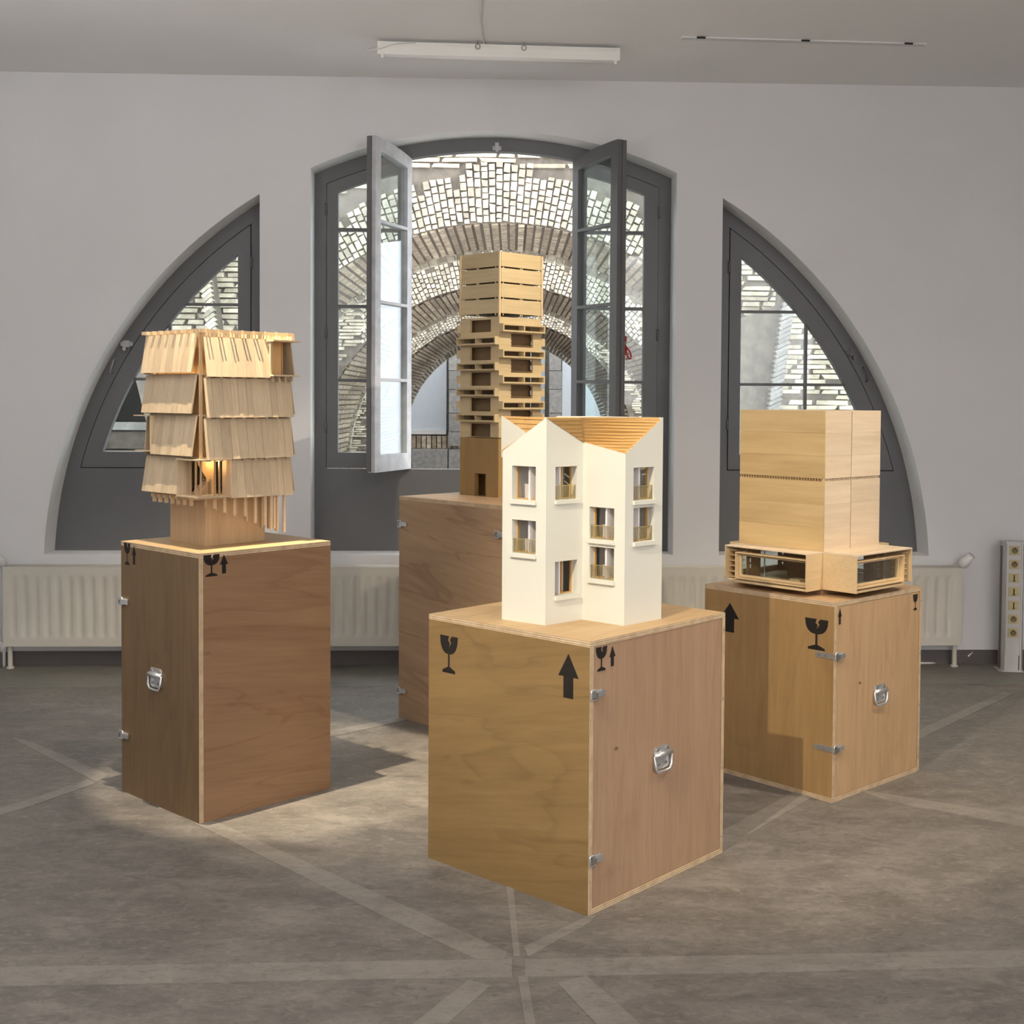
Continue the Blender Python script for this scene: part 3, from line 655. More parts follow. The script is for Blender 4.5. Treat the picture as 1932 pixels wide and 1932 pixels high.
# ------------------------------------------------------------------ model 1: shingled timber tower
def shingle_tower():
    f = FL; zb = 1.018
    t = thing('architecture_model', 'timber tower model clad in overlapping shingle tiers, on the left crate', 'architecture model', f.o + Vector((0, 0, 0)), -f.a, 'wooden architecture models')
    X0, X1, YA, YB_ = -.512, -.122, .085, .50
    Z = [1.222, 1.369, 1.533, 1.691, 1.845]
    px0, py1 = -.444, .425
    m = MB(); m.box(px0, -.187, .147, py1, zb, Z[0] - .012); m.obj('pedestal', M['limecore'], t)
    fl = .024; th = .005
    def tier(face, s0, s1, z0, z1, nm='shingle', slots=False):
        n = max(2, round((s1 - s0) / .036)); cuts = [s0 + (s1 - s0) * (i + (random.uniform(-.2, .2) if 0 < i < n else 0)) / n for i in range(n + 1)]
        for i in range(n):
            a, b = cuts[i] + .0004, cuts[i + 1] - .0004; o = fl + random.uniform(-.0012, .0012); q = random.uniform(-.0008, .0008)
            if face == 'front': P = [(a, YA - o - th, z0), (b, YA - o - th + q, z0), (b, YA - o, z0), (a, YA - o, z0), (a, YA - th, z1), (b, YA - th + q, z1), (b, YA, z1), (a, YA, z1)]
            elif face == 'side': P = [(X1 + o, a, z0), (X1 + o + th, a, z0), (X1 + o + th + q, b, z0), (X1 + o, b, z0), (X1, a, z1), (X1 + th, a, z1), (X1 + th + q, b, z1), (X1, b, z1)]
            elif face == 'back': P = [(a, YB_ + o, z0), (b, YB_ + o, z0), (b, YB_ + o + th, z0), (a, YB_ + o + th, z0), (a, YB_, z1), (b, YB_, z1), (b, YB_ + th, z1), (a, YB_ + th, z1)]
            else: P = [(X0 - o - th, a, z0), (X0 - o, a, z0), (X0 - o, b, z0), (X0 - o - th, b, z0), (X0 - th, a, z1), (X0, a, z1), (X0, b, z1), (X0 - th, b, z1)]
            m = MB(); m.hexa(P); m.obj(nm, M['lime'], t)
    g = .010
    # front (left in the photo), top tier first
    tier('front', X0, X1 - .018, Z[3] + .004, Z[4]); tier('front', X0, X1 - .018, Z[2] + .004, Z[3] - .004)
    tier('front', -.44, X1 - .018, Z[1] + .004, Z[2] - .006); tier('front', X0, -.245, Z[0], Z[1] - .004)
    tier('side', YA + .012, .388, Z[3] - .012, Z[4] - .014); tier('side', YA + .012, .50, Z[2] - .011, Z[3] - .017)
    tier('side', YA + .012, .50, Z[1] - .008, Z[2] - .016); tier('side', .204, .50, Z[0] - .014, Z[1] - .010)
    for k in range(4):
        tier('back', X0, X1, Z[k], Z[k + 1] - .006); tier('left', YA, YB_, Z[k], Z[k + 1] - .006)
    # corner post and floors
    m = MB(); m.box(X1 - .009, X1 + .001, YA - .001, YA + .009, Z[1] - .01, Z[4] + .016); m.obj('corner_post', M['limecore'], t)
    for k, z in enumerate(Z[:4]):
        m = MB(); m.box(X0 + .01, X1 - .004, YA + .004, YB_ - .006, z - .006, z); m.obj('floor_plate', M['lime'], t)
    # inner walls
    for k in range(1, 4):
        m = MB(); m.box(X0 + .03, X1 - .028, YA + .03, YA + .034, Z[k], Z[k + 1] - .008); m.box(X1 - .032, X1 - .028, YA + .034, YB_ - .12, Z[k], Z[k + 1] - .008); m.obj('inner_wall', M['orange'], t)
    m = MB(); m.box(X0 + .01, X0 + .014, YA + .005, YB_ - .01, Z[0], Z[4] - .02); m.box(X0 + .01, X1 - .03, YB_ - .014, YB_ - .01, Z[0], Z[4] - .02); m.obj('inner_wall', M['limecore'], t)
    # roof lattice: pairs of thin joists along x below, pairs along y above, blocks between
    n = 8
    for i in range(n):
        y = YA + .030 + (YB_ - YA - .04) * i / (n - 1)
        for d in (-.007, .007):
            m = MB(); m.box(X0 - .004, X1 + .020, y + d - .0022, y + d + .0022, Z[4] - .013, Z[4] + .002); m.obj('lower_joist', M['limebeam'], t)
        m = MB(); m.box(X1 - .006, X1 + .003, y + .014, y + .034, Z[4] - .012, Z[4] + .001); m.obj('joist_block', M['limebeam'], t)
        m = MB(); m.box(X1 - .004, X1 + .0045, y - .0035, y + .0035, Z[4] - .013, Z[4] + .0175); m.obj('joist_hanger', M['limebeam'], t)
    for i in range(8):
        x = X0 + .018 + (X1 - X0 - .036) * i / 7
        for d in (-.005, .005):
            m = MB(); m.box(x + d - .002, x + d + .002, YA - .017, YB_ + .02, Z[4] + .002, Z[4] + .016); m.obj('upper_joist', M['limebeam'], t)
        if i < 7: m = MB(); m.box(x + .010, x + .040, YA - .003, YA + .006, Z[4] + .002, Z[4] + .016); m.obj('joist_block', M['limebeam'], t)
    m = MB(); m.box(X1 - .004, X1 + .003, YA - .004, YB_ + .022, Z[4] + .003, Z[4] + .016); m.obj('rim_beam', M['limebeam'], t)
    m = MB(); m.box(X0 - .008, X0 - .002, YA - .02, YB_ + .022, Z[4] + .003, Z[4] + .016); m.obj('rim_beam', M['limebeam'], t)
    # joist ends showing in the gaps between tiers on the side face
    for k in (1, 2, 3):
        for i in range(8):
            y = YA + .03 + (YB_ - YA - .05) * i / 7; m = MB(); m.box(X1 - .03, X1 + .020, y - .006, y + .006, Z[k] - .016, Z[k] - .004); m.obj('joist_end', M['lime'], t)
    # top-right loggia on the side face
    m = MB(); m.box(X1 - .08, X1 + .052, .385, .515, Z[4] - .022, Z[4] - .016); m.obj('loggia_roof', M['limebeam'], t)
    m = MB(); m.box(X1 - .08, X1 + .052, .385, .515, Z[3] - .006, Z[3] + .000); m.obj('loggia_floor', M['lime'], t)
    m = MB(); m.box(X1 - .07, X1 + .028, .388, .394, Z[3], Z[4] - .022); m.obj('loggia_side', M['lime'], t)
    m = MB(); m.box(X1 - .034, X1 - .028, .394, .478, Z[3], Z[4] - .022); m.obj('loggia_wall', M['orange'], t)
    for y in (.405, .412): m = MB(); m.box(X1 - .004, X1 + .001, y, y + .004, Z[3], Z[4] - .022); m.obj('mullion', M['limebeam'], t)
    for y in (.40, .43, .46, .49): m = MB(); m.box(X1 - .03, X1 + .03, y - .005, y + .005, Z[3] - .026, Z[3] - .006); m.obj('joist_end', M['lime'], t)
    # left loggia on the front face, third tier
    m = MB(); m.box(-.57, -.44, YA - .03, YA + .06, Z[2] - .010, Z[2] - .006); m.obj('loggia_roof', M['lime'], t)
    m = MB(); m.box(-.56, -.44, YA - .03, YA + .06, Z[1] + .012, Z[1] + .017); m.obj('loggia_floor', M['lime'], t)
    m = MB(); m.box(-.447, -.441, YA - .028, YA + .02, Z[1] + .017, Z[2] - .010); m.obj('loggia_side', M['lime'], t)
    # corner window of the lowest tier
    zc0, zc1 = Z[0] - .002, Z[1] - .012
    m = MB(); m.plate([(-.245, YA - .032), (X1 + .032, YA - .032), (X1 + .032, .204), (X1 - .05, .204), (X1 - .05, YA + .06), (-.245, YA + .06)], [], zc0 - .006, zc0, 'xy'); m.obj('corner_window_floor', M['lime'], t)
    m = MB(); m.plate([(-.245, YA - .032), (X1 + .032, YA - .032), (X1 + .032, .204), (X1 - .05, .204), (X1 - .05, YA + .06), (-.245, YA + .06)], [], zc1, zc1 + .005, 'xy'); m.obj('corner_window_head', M['lime'], t)
    m = MB(); m.box(-.248, -.243, YA - .028, YA + .03, zc0, zc1); m.obj('corner_window_jamb', M['lime'], t)
    m = MB(); m.box(X1 - .03, X1 + .03, .2005, .2055, zc0, zc1); m.obj('corner_window_jamb', M['lime'], t)
    for (x, y) in ((-.195, YA + .002), (-.158, YA + .002), (X1 - .004, YA + .004), (X1 - .002, .150), (X1 - .002, .170)):
        m = MB(); m.box(x - .003, x + .003, y - .003, y + .003, zc0, zc1); m.obj('mullion', M['limecore'], t)
    # stair and lit partition inside
    for k in range(7):
        m = MB(); m.box(-.200, X1 - .036, YA + .012 + k * .008, YA + .024 + k * .008, zc0, zc0 + .008 * (k + 1) + .006); m.obj('stair_step', M['limecore'], t)
    m = MB(); m.box(-.24, X1 - .09, YA + .075, YA + .079, zc0, zc1); m.obj('stair_wall', M['limecore'], t)
    m = MB(); m.plate([(.134, zc0), (.172, zc0), (.172, zc1), (.094, zc1), (.098, zc1 - .018), (.134, zc0 + .066)], [], X1 - .040, X1 - .036, 'yz'); m.obj('lit_partition', M['orange'], t)
    m = MB(); m.box(X1 - .036, X1 - .010, .134, .172, zc0, zc0 + .004); m.obj('partition_foot', M['limebeam'], t)
    # joists and hanging sticks under the tower
    for i in range(7):
        x = X0 + .05 + .045 * i; m = MB(); m.box(x - .006, x + .006, YA - .01, YB_ - .02, Z[0] - .022, Z[0] - .008); m.obj('under_joist', M['limebeam'], t)
        m = MB(); m.box(x - .006, x + .006, YA - .004, YA + .008, Z[0] - .042, Z[0] - .022); m.obj('stub', M['limebeam'], t)
    for px, yb in ((404, 960), (423, 967), (442, 973), (462, 974), (481.5, 987), (499.5, 991), (511, 999), (517.5, 997), (523, 1001), (536, 1004)):
        p = f.on(0, X1 + .004, px, yb); m = MB(); m.box(X1 + .0, X1 + .008, p.y - .0045, p.y + .0045, p.z, Z[0] - .008); m.obj('hanging_stick', M['limebeam'], t)
        m = MB(); m.box(X1 - .060, X1 - .053, p.y - .004, p.y + .004, p.z + .004, Z[0] - .008); m.obj('hanging_stick', M['lime'], t)
    # a tiny lamp under the window head
    lx, ly = X1 - .008, .158
    m = MB(); m.tube([(lx, ly, zc1 - .006), (lx, ly, zc1)], .003, 8); bulb = m.obj('model_lamp', M['plastic'], t)
    d = bpy.data.lights.new('model_lamp_glow', 'POINT'); d.energy = .11; d.color = (1, .74, .4); d.shadow_soft_size = .003
    o = bpy.data.objects.new('model_lamp_glow', d); COL.objects.link(o); o.parent = bulb; o.location = (lx, ly, zc1 - .012)
    return t
shingle_tower()

# ------------------------------------------------------------------ model 2: tall balcony tower
def balcony_tower():
    f = FB; zb = 1.113
    t = thing('architecture_model', 'tall slender plywood tower model with staggered balcony trays, before the open window', 'architecture model', f.o, -f.a, 'wooden architecture models')
    X0, X1, YA, YB_ = -.646, -.366, .30, .60
    zt = 1.405
    # base with a doorway in the front
    d0, d1 = f.on(1, YA, 895, 915), f.on(1, YA, 916, 915); dz = f.on(1, YA, 905, 893.5).z
    m = MB(); m.plate([(X0, zb), (d0.x, zb), (d0.x, dz), (d1.x, dz), (d1.x, zb), (X1, zb), (X1, zt), (X0, zt)], [], YA, YA + .03); m.obj('base_front', M['towerbase'], t)
    m = MB(); m.box(X0, X1, YA + .10, YB_, zb, zt); m.box(X0, X0 + .02, YA + .03, YA + .1, zb, zt); m.box(X1 - .02, X1, YA + .03, YA + .1, zb, zt); m.box(X0 + .02, X1 - .02, YA + .03, YA + .1, zt - .05, zt); m.obj('base_body', M['towerbase'], t)
    # repeating storeys
    per = .1275; p = .028; th = .012; zbody = 2.005
    ztr = [1.908 - per * k for k in range(4)]                        # top of the front/back trays
    zsr = [1.972 - per * k for k in range(5)]                        # top of the side trays
    trh = .040
    zl = zt + .004
    def wall(face, trays, wins):
        A0, A1 = (X0, X1) if face in ('front', 'back') else (YA, YB_)
        L_ = A1 - A0; holes = []
        for z in trays:
            lo = max(z - trh + .009, zl + .004)
            for a, b in ((.02, .49), (.52, .98)): holes.append([(A0 + L_ * a, lo), (A0 + L_ * b, lo), (A0 + L_ * b, z - .009), (A0 + L_ * a, z - .009)])
        for z0, z1, a, b in wins:
            if z0 > zl: holes.append([(A0 + L_ * a, z0), (A0 + L_ * b, z0), (A0 + L_ * b, z1), (A0 + L_ * a, z1)])
        m = MB(); o = [(A0, zl), (A1, zl), (A1, zbody), (A0, zbody)]
        if face == 'front': m.plate(o, holes, YA, YA + th, 'xz')
        elif face == 'back': m.plate(o, holes, YB_ - th, YB_, 'xz')
        elif face == 'side': m.plate([(max(min(a, YB_ - th), YA + th), b) for a, b in o], holes, X1 - th, X1, 'yz')
        else: m.plate([(max(min(a, YB_ - th), YA + th), b) for a, b in o], holes, X0, X0 + th, 'yz')
        m.obj('storey_wall', M['towerwood'] if face in ('front', 'back') else M['towerside'], t)
    fw = [(z - trh - .075, z - trh - .008, .26, .79) for z in ztr] + [(1.908 + .024, 1.908 + .085, .26, .79)]
    sw = [(z - trh - .072, z - trh - .006, .27, .80) for z in zsr[:4]]
    wall('front', ztr, fw); wall('back', ztr, fw); wall('side', zsr[:4], sw); wall('left', zsr[:4], sw)
    def tray(face, z):
        A0, A1 = (X0, X1) if face in ('front', 'back') else (YA, YB_)
        L_ = A1 - A0; lo, hi = z - trh, z; rim = .008
        hs = [[(A0 + L_ * a, lo + rim), (A0 + L_ * b, lo + rim), (A0 + L_ * b, hi - rim), (A0 + L_ * a, hi - rim)] for a, b in ((.03, .49), (.515, .97))]
        o = [(A0, lo), (A1, lo), (A1, hi), (A0, hi)]; m = MB()
        if face == 'front': m.plate(o, hs, YA - p, YA, 'xz')
        elif face == 'back': m.plate(o, hs, YB_, YB_ + p, 'xz')
        elif face == 'side': m.plate(o, hs, X1, X1 + p, 'yz')
        else: m.plate(o, hs, X0 - p, X0, 'yz')
        m.obj('balcony_tray', M['towerwood'] if face in ('front', 'back') else M['towerside'], t)
    for z in ztr: tray('front', z); tray('back', z)
    for z in zsr[:4]: tray('side', z); tray('left', z)
    for z in [zl] + [q - trh - .004 for q in ztr] + [q - trh - .076 for q in zsr[:4]]:
        m = MB(); m.box(X0 + th, X1 - th, YA + th, YB_ - th, z, z + .004); m.obj('floor_plate', M['towerin'], t)
    m = MB(); m.box(X0 + .038, X1 - .038, YA + .038, YB_ - .038, zl, zbody); m.obj('core', M['towerin'], t)
    for z0, z1, a, b in sw:                                           # small rungs in the side windows
        for k in range(3):
            y = YA + .30 * a; m = MB(); m.box(X1 - .010, X1 - .006, y, y + .014, z0 + .012 + .018 * k, z0 + .014 + .018 * k); m.obj('rung', M['limebeam'], t)
        y = YA + .30 * a + .006; m = MB(); m.box(X1 - .012, X1 - .007, y, y + .003, z0, z1); m.obj('mullion', M['limebeam'], t)
    # four closed boxes at the top, on little spacers
    zs = [2.020, 2.0985, 2.174, 2.250, 2.329]
    for k in range(4):
        z0, z1 = zs[k] + .003, zs[k + 1] - .005
        m = MB(); m.box(X0 - .002, X1 + .002, YA - .002, YA + .008, z0, z1); m.box(X0 - .002, X1 + .002, YB_ - .008, YB_ + .002, z0, z1); m.obj('top_box_front', M['towerwood'], t)
        m = MB(); m.box(X1 - .008, X1 + .002, YA + .010, YB_ - .010, z0, z1); m.box(X0 - .002, X0 + .008, YA + .010, YB_ - .010, z0, z1); m.box(X0 + .01, X1 - .01, YA + .01, YB_ - .01, z0 + .004, z1 - .004); m.obj('top_box_side', M['towerside'], t)
        for (a, b) in ((.08, 0), (.42, 0), (.46, 0), (.9, 0), (0, .1), (0, .5), (0, .54), (0, .92)):
            x = X0 + (X1 - X0) * a if a else X1 - .004; y = YA + .002 if a else YA + (YB_ - YA) * b
            m = MB(); m.box(x - .0025, x + .0025, y - .0025, y + .0025, zs[k] - .008, zs[k] + .004); m.obj('spacer', M['limebeam'], t)
    for x, y in ((X0, YA), (X1, YA), (X0, YB_), (X1, YB_)):
        m = MB(); m.box(x - .005, x + .005, y - .005, y + .005, zbody, zs[4] - .006); m.obj('corner_post', M['limebeam'], t)
    return t
balcony_tower()

# ------------------------------------------------------------------ model 3: white house with folded timber roof
def white_house():
    zb = .855; ZT = 1.541
    P0, P1, P2, P3, P4 = (Vector((-.031, 4.205)), Vector((.113, 4.092)), Vector((.241, 4.209)), Vector((.373, 4.093)), Vector((.512, 4.231)))
    t = thing('architecture_model', 'white house model with zigzag walls and folded board roof, on the nearest crate', 'architecture model', (.24, 4.2, 0), 0)
    O = Vector((.24, 4.2)); TW = .014
    W = M['housewhite']
    top = {0: 1.425, 1: ZT, 2: 1.457, 3: 1.422, 4: ZT}
    pts = [P0, P1, P2, P3, P4]
    back = [P4 + Vector((-.20, .20)), P0 + Vector((.19, .22))]
    wins = {0: [(966, 1010.7, 879.5, 943.5, 0), (966, 1010.7, 981.5, 1044.5, 1)],
            1: [(1048, 1089, 880, 942, 1), (1047, 1089, 1058, 1122, 0)],
            2: [(1112, 1158.7, 957.5, 1018, 1), (1112, 1158.3, 1032.5, 1093.5, 1)],
            3: [(1195.3, 1234, 881.5, 943, 1), (1195, 1233.3, 957.5, 1021, 1)]}
    for i in range(4):
        a, b = pts[i], pts[i + 1]; d = (b - a); L_ = d.length; d = d / L_; n = Vector((d.y, -d.x))      # outwards
        rz = math.atan2(d.y, d.x); holes = []; info = []
        def hit(px, py):
            r = ray(px, py); k = (a - Vector((0, 0))).dot(n) / (r.x * n.x + r.y * n.y); p = EYE + r * k
            return (Vector((p.x, p.y)) - a).dot(d), p.z
        for (x0, x1, y0, y1, rail) in wins[i]:
            c = hit((x0 + x1) / 2, (y0 + y1) / 2); s0 = hit(x0, (y0 + y1) / 2)[0]; s1 = hit(x1, (y0 + y1) / 2)[0]
            z1 = hit((x0 + x1) / 2, y0)[1]; z0 = hit((x0 + x1) / 2, y1)[1]
            holes.append([(s0, z0), (s1, z0), (s1, z1), (s0, z1)]); info.append((s0, s1, z0, z1, rail))
        tp = [(L_, top[i + 1]), (0, top[i])]
        loc = ((a - O).x, (a - O).y, 0)
        m = MB(); m.plate([(0, zb), (L_, zb)] + tp, holes, 0, TW); m.obj('facade', W, t, loc, rz)
        for s0, s1, z0, z1, rail in info:
            m = MB(); e = .004; mid = s0 + (s1 - s0) * .56
            m.plate([(s0 - .004, z0 - .004), (s1 + .004, z0 - .004), (s1 + .004, z1 + .004), (s0 - .004, z1 + .004)],
                    [[(s0 + e, z0 + e), (mid - .0025, z0 + e), (mid - .0025, z1 - e), (s0 + e, z1 - e)], [(mid + .0025, z0 + e), (s1 - e, z0 + e), (s1 - e, z1 - e), (mid + .0025, z1 - e)]], TW + .012, TW + .020)
            m.obj('window_frame', M['pineframe'], t, loc, rz)
            m = MB(); m.plate([(s0 - .004, z0 - .004), (s1 + .004, z0 - .004), (s1 + .004, z1 + .004), (s0 - .004, z1 + .004)], [[(s0, z0), (s1, z0), (s1, z1), (s0, z1)]], TW - .002, TW + .012); m.obj('window_reveal', W, t, loc, rz)
            m = MB(); m.box(s0 - .003, s1 + .005, -.010, .001, z0 - .014, z0 - .001); m.obj('sill', W, t, loc, rz)
            if rail:
                m = MB(); zr = z0 + (z1 - z0) * .42; nb = 17
                for k in range(nb):
                    s = s0 + .002 + (s1 - s0 - .004) * k / (nb - 1); m.box(s - .0007, s + .0007, .006, .0074, z0, zr)
                m.box(s0, s1, .0055, .008, zr - .001, zr + .0012); m.box(s0, s1, .0055, .008, z0 + .003, z0 + .0045); m.obj('railing', M['brass'], t, loc, rz)
        for q in info: m = MB(); m.box(L_ * .05, L_ * .95, TW + .001, TW + .069, q[2] - .006, q[2] - .002); m.obj('room_floor', M['cedar'], t, loc, rz)
        # white room behind each facade
        m = MB(); m.plate([(L_ * .04, zb), (L_ * .96, zb), (L_ * .96, 1.41), (L_ * .04, 1.41)], [[(L_ * .36, z0), (L_ * .6, z0), (L_ * .6, z0 + .095), (L_ * .36, z0 + .095)] for z0 in sorted({round(q[2], 4) for q in info})], TW + .07, TW + .078); m.obj('room_wall', M['houseinner'], t, loc, rz)
    # other outside walls
    ring = [P4] + back + [P0]
    for a, b in zip(ring[:-1], ring[1:]):
        d = b - a; L_ = d.length; rz = math.atan2(d.y, d.x); h0 = ZT if a is not P0 else 1.425; h1 = 1.425 if b is P0 else ZT
        m = MB(); m.plate([(0, zb), (L_, zb), (L_, h1), (0, h0)], [], 0, TW); m.obj('facade', W, t, ((a - O).x, (a - O).y, 0), rz)
    # folded roof of separate boards
    V3 = lambda p, z: Vector(((p - O).x, (p - O).y, z))
    dr = ray(1095, 787); k = None
    d14 = P4 - P1; nn = Vector((d14.y, -d14.x)); kk = P1.dot(nn) / (dr.x * nn.x + dr.y * nn.y); Mid = Vector((dr.x * kk, dr.y * kk))
    Q0 = Vector((-.036, 4.36))
    d01 = P1 - P0; n01 = Vector((d01.y, -d01.x)); rv = ray(993, 814.7); kv = P0.dot(n01) / (rv.x * n01.x + rv.y * n01.y); Vp = Vector((rv.x * kv, rv.y * kv))
    sv = (Vp - P0).length / d01.length; Vz = 1.425 + (ZT - 1.425) * sv - .002
    def boards(poly, cuts, mat, up=.004):
        """boards between horizontal cut heights over a tilted facet"""
        for z0, z1 in zip(cuts[:-1], cuts[1:]):
            def cl(P, c, less):
                out = []
                for i in range(len(P)):
                    a, b = P[i - 1], P[i]; ia, ib = ((a.z <= c), (b.z <= c)) if less else ((a.z >= c), (b.z >= c))
                    if ia != ib: out.append(a + (b - a) * ((c - a.z) / (b.z - a.z)))
                    if ib: out.append(b)
                return out
            q = cl(cl(poly, z1 - .0011, True), z0 + .0011, False)
            if len(q) < 3: continue
            nrm = (poly[1] - poly[0]).cross(poly[2] - poly[0]).normalized(); nrm = nrm if nrm.z > 0 else -nrm
            m = MB(); m.face(q); m.face([p - nrm * up for p in q][::-1])
            for i in range(len(q)): m.face([q[i - 1], q[i], q[i] - nrm * up, q[i - 1] - nrm * up])
            m.obj('roof_board', mat, t)
    ys = [1.40 + .0102 * k for k in range(15)]
    boards([V3(P2, 1.457), V3(P3, 1.422), V3(P4, ZT), V3(Mid, ZT)], ys + [ZT + .002], M['cedar'])
    boards([V3(P1, ZT), V3(P2, 1.457), V3(Mid, ZT)], [1.45 + .0135 * k for k in range(7)] + [ZT + .002], M['cedar'])
    boards([V3(Q0, ZT), V3(Vp, Vz), V3(P1, ZT)], [1.47 + .0155 * k for k in range(5)] + [ZT + .002], M['cedar'])
    m = MB(); m.face([V3(P1, ZT - .004), V3(Mid, ZT - .004), V3(P4, ZT - .004), V3(back[0], ZT - .004), V3(back[1], ZT - .004), V3(Q0, ZT - .004)]); m.obj('roof_deck', M['cedar'], t)
    # upstanding white wall behind the left facade
    A, B_ = V3(P0, 1.42), V3(Vp, Vz)
    q0 = Vector((-.037, 4.30)); m = MB(); a3, b3 = V3(q0, ZT), V3(Vp, Vz + .001); off = Vector((.004, .01, 0))
    m.hexa([V3(q0, 1.40), V3(Vp, 1.40), V3(Vp, 1.40) + off, V3(q0, 1.40) + off, a3, b3, b3 + off, a3 + off]); m.obj('upstand_wall', W, t)
    m = MB(); m.face([V3(P0, 1.424), V3(Vp, Vz - .001), V3(q0, 1.424)]); m.obj('valley_board', M['cedar'], t)
    return t
white_house()

# ------------------------------------------------------------------ model 4: wide box tower on a glazed storey
def box_tower():
    f = FR; zb = .802
    t = thing('architecture_model', 'wide box shaped wooden tower model above projecting glazed wings, on the right crate', 'architecture model', f.o, -f.a, 'wooden architecture models')
    X0, X1, YA, YB_ = -.567, -.14, .123, .545
    zw0, zw1, zs0, zs1, zt = .826, .981, 1.269, 1.281, 1.560
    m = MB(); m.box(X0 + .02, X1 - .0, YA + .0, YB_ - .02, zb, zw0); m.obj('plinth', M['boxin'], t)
    th = .008; gy = .323
    for z0, z1 in ((zw1, zs0), (zs1, zt)):
        h = z1 - z0; n = 3; 
        for k in range(n):                                                     # horizontal boards
            a, b = z0 + h * k / n + (.0004 if k else 0), z0 + h * (k + 1) / n
            m = MB(); m.box(X0, X1, YA, YA + th, a, b); m.obj('front_board', M['boxfront'], t)
            m = MB(); m.box(X1 - th, X1, YA + th, gy - .0025, a, b); m.obj('side_board', M['boxside'], t)
            m = MB(); m.box(X1 - th, X1, gy + .0025, YB_, a, b); m.obj('side_board', M['boxside'], t)
        m = MB(); m.box(X0, X1 - th, YB_ - th, YB_, z0, z1); m.box(X0, X0 + th, YA + th, YB_ - th, z0, z1); m.obj('rear_board', M['boxfront'], t)
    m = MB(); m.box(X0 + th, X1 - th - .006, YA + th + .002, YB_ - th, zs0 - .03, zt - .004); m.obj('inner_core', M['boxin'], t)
    m = MB(); m.box(X0 + th, X1 - th - .002, YA + th, YB_ - th, zt - .004, zt); m.obj('roof', M['boxside'], t)
    for i in range(32):
        x = X0 + .004 + (X1 - X0 - .008) * i / 31; m = MB(); m.box(x - .0014, x + .0014, YA + .002, YA + .012, zs0, zs1); m.obj('spacer', M['boxfront'], t)
        y = YA + .006 + (YB_ - YA - .012) * i / 31; m = MB(); m.box(X1 - .012, X1 - .002, y - .0014, y + .0014, zs0, zs1); m.obj('spacer', M['boxside'], t)
    # glazed storey floor and core
    m = MB(); m.box(X0 + .02, X1 - .008, YA - .09, YB_ + .06, zw0 + .004, zw0 + .012); m.box(X0 - .04, X1 + .135, YA + .008, YB_ - .008, zw0 + .003, zw0 + .011); m.obj('storey_floor', M['boxtrim'], t)
    m = MB(); m.box(X0 + .14, X1 - .12, YA + .16, YB_ - .12, zw0 + .012, zw1 - .01); m.obj('stair_core', M['boxin'], t)
    for x, y in ((X0 + .10, YA + .05), (X1 - .06, YA + .28), (X0 + .06, YB_ - .1), (X1 - .05, YA + .06)):
        m = MB(); m.tube([(x, y, zw0 + .012), (x, y, zw1 - .006)], .003, 8); m.obj('column', M['alu'], t)
    m = MB(); m.box(X0 + .28, X0 + .33, YA - .02, YA + .02, zw0 + .012, zw0 + .03); m.obj('seat', M['boxtrim'], t)
    def wing(face, p):
        """a projecting box: hood, two cheeks, soffit tray and a double window frame"""
        ax = face in ('front', 'back'); A0, A1 = (X0 + .012, X1) if ax else (YA, YB_)
        sg = -1 if face in ('front', 'left') else 1
        base = {'front': YA, 'back': YB_, 'side': X1, 'left': X0}[face]; out = base + sg * p; lo, hi = min(base, out), max(base, out); e = .005
        def bx(name, a0, a1, c0, c1, z0, z1, mat):
            m = MB(); c0, c1 = min(c0, c1), max(c0, c1)
            m.box(a0, a1, c0, c1, z0, z1) if ax else m.box(c0, c1, a0, a1, z0, z1); return m.obj(name, mat, t)
        bx('hood', A0, A1, lo, hi, zw1 - e, zw1, M['boxside'] if face in ('side', 'front') else M['boxtrim'])
        bx('cheek', A1 - e, A1, base + sg * .0005, out, zw0, zw1 - e, M['boxtrim']) if face in ('front', 'back') else bx('cheek', A0, A0 + e, base + sg * .0005, out, zw0, zw1 - e, M['boxtrim'])
        far0, far1 = (A0, A0 + e) if face in ('front', 'back') else (A1 - e, A1)
        bx('cheek', far0, far1, base, out, zw0 + .012, zw1 - e, M['boxtrim'])
        fs = .05 if face != 'left' else .03
        w0, w1 = (A0 + fs, A1 - .006) if face in ('front', 'back') else (A0 + .006, A1 - fs)
        for k in range(6):                                                      # shelf fins in the open end
            z = zw0 + .018 + .023 * k; a0, a1 = (A0 + e, w0 - .004) if face in ('front', 'back') else (w1 + .004, A1 - e)
            bx('shelf_fin', a0, a1, out - sg * .02, out - sg * .08, z, z + .002, M['boxtrim'])
        bx('cill_tray', w0 - .004, w1, base, out - sg * .006, zw0, zw0 + .009, M['boxtrim'])
        def frame(a0, a1, z0, z1, c, d, wd, mat):
            m = MB(); m.plate([(a0, z0), (a1, z0), (a1, z1), (a0, z1)], [[(a0 + wd, z0 + wd), (a1 - wd, z0 + wd), (a1 - wd, z1 - wd), (a0 + wd, z1 - wd)]], min(c, d), max(c, d), 'xz' if ax else 'yz'); m.obj('window_frame', mat, t)
        z0, z1 = zw0 + .016, zw1 - .026
        frame(w0, w1, z0, z1, out - sg * .006, out - sg * .034, .004, M['boxtrim']); frame(w0 + .006, w1 - .006, z0 + .006, z1 - .006, out - sg * .028, out - sg * .040, .010, M['boxtrim'])
        g0, g1 = w0 + .014, w1 - .014; m = MB(); c = out - sg * .034
        m.box(g0, g1, c - .001, c + .001, z0 + .014, z1 - .014) if ax else m.box(c - .001, c + .001, g0, g1, z0 + .014, z1 - .014); m.obj('pane', M['glass'], t)
        # slotted screen inside the open end
        s0 = (w0 + .03) if face in ('front', 'back') else (w1 - .1)
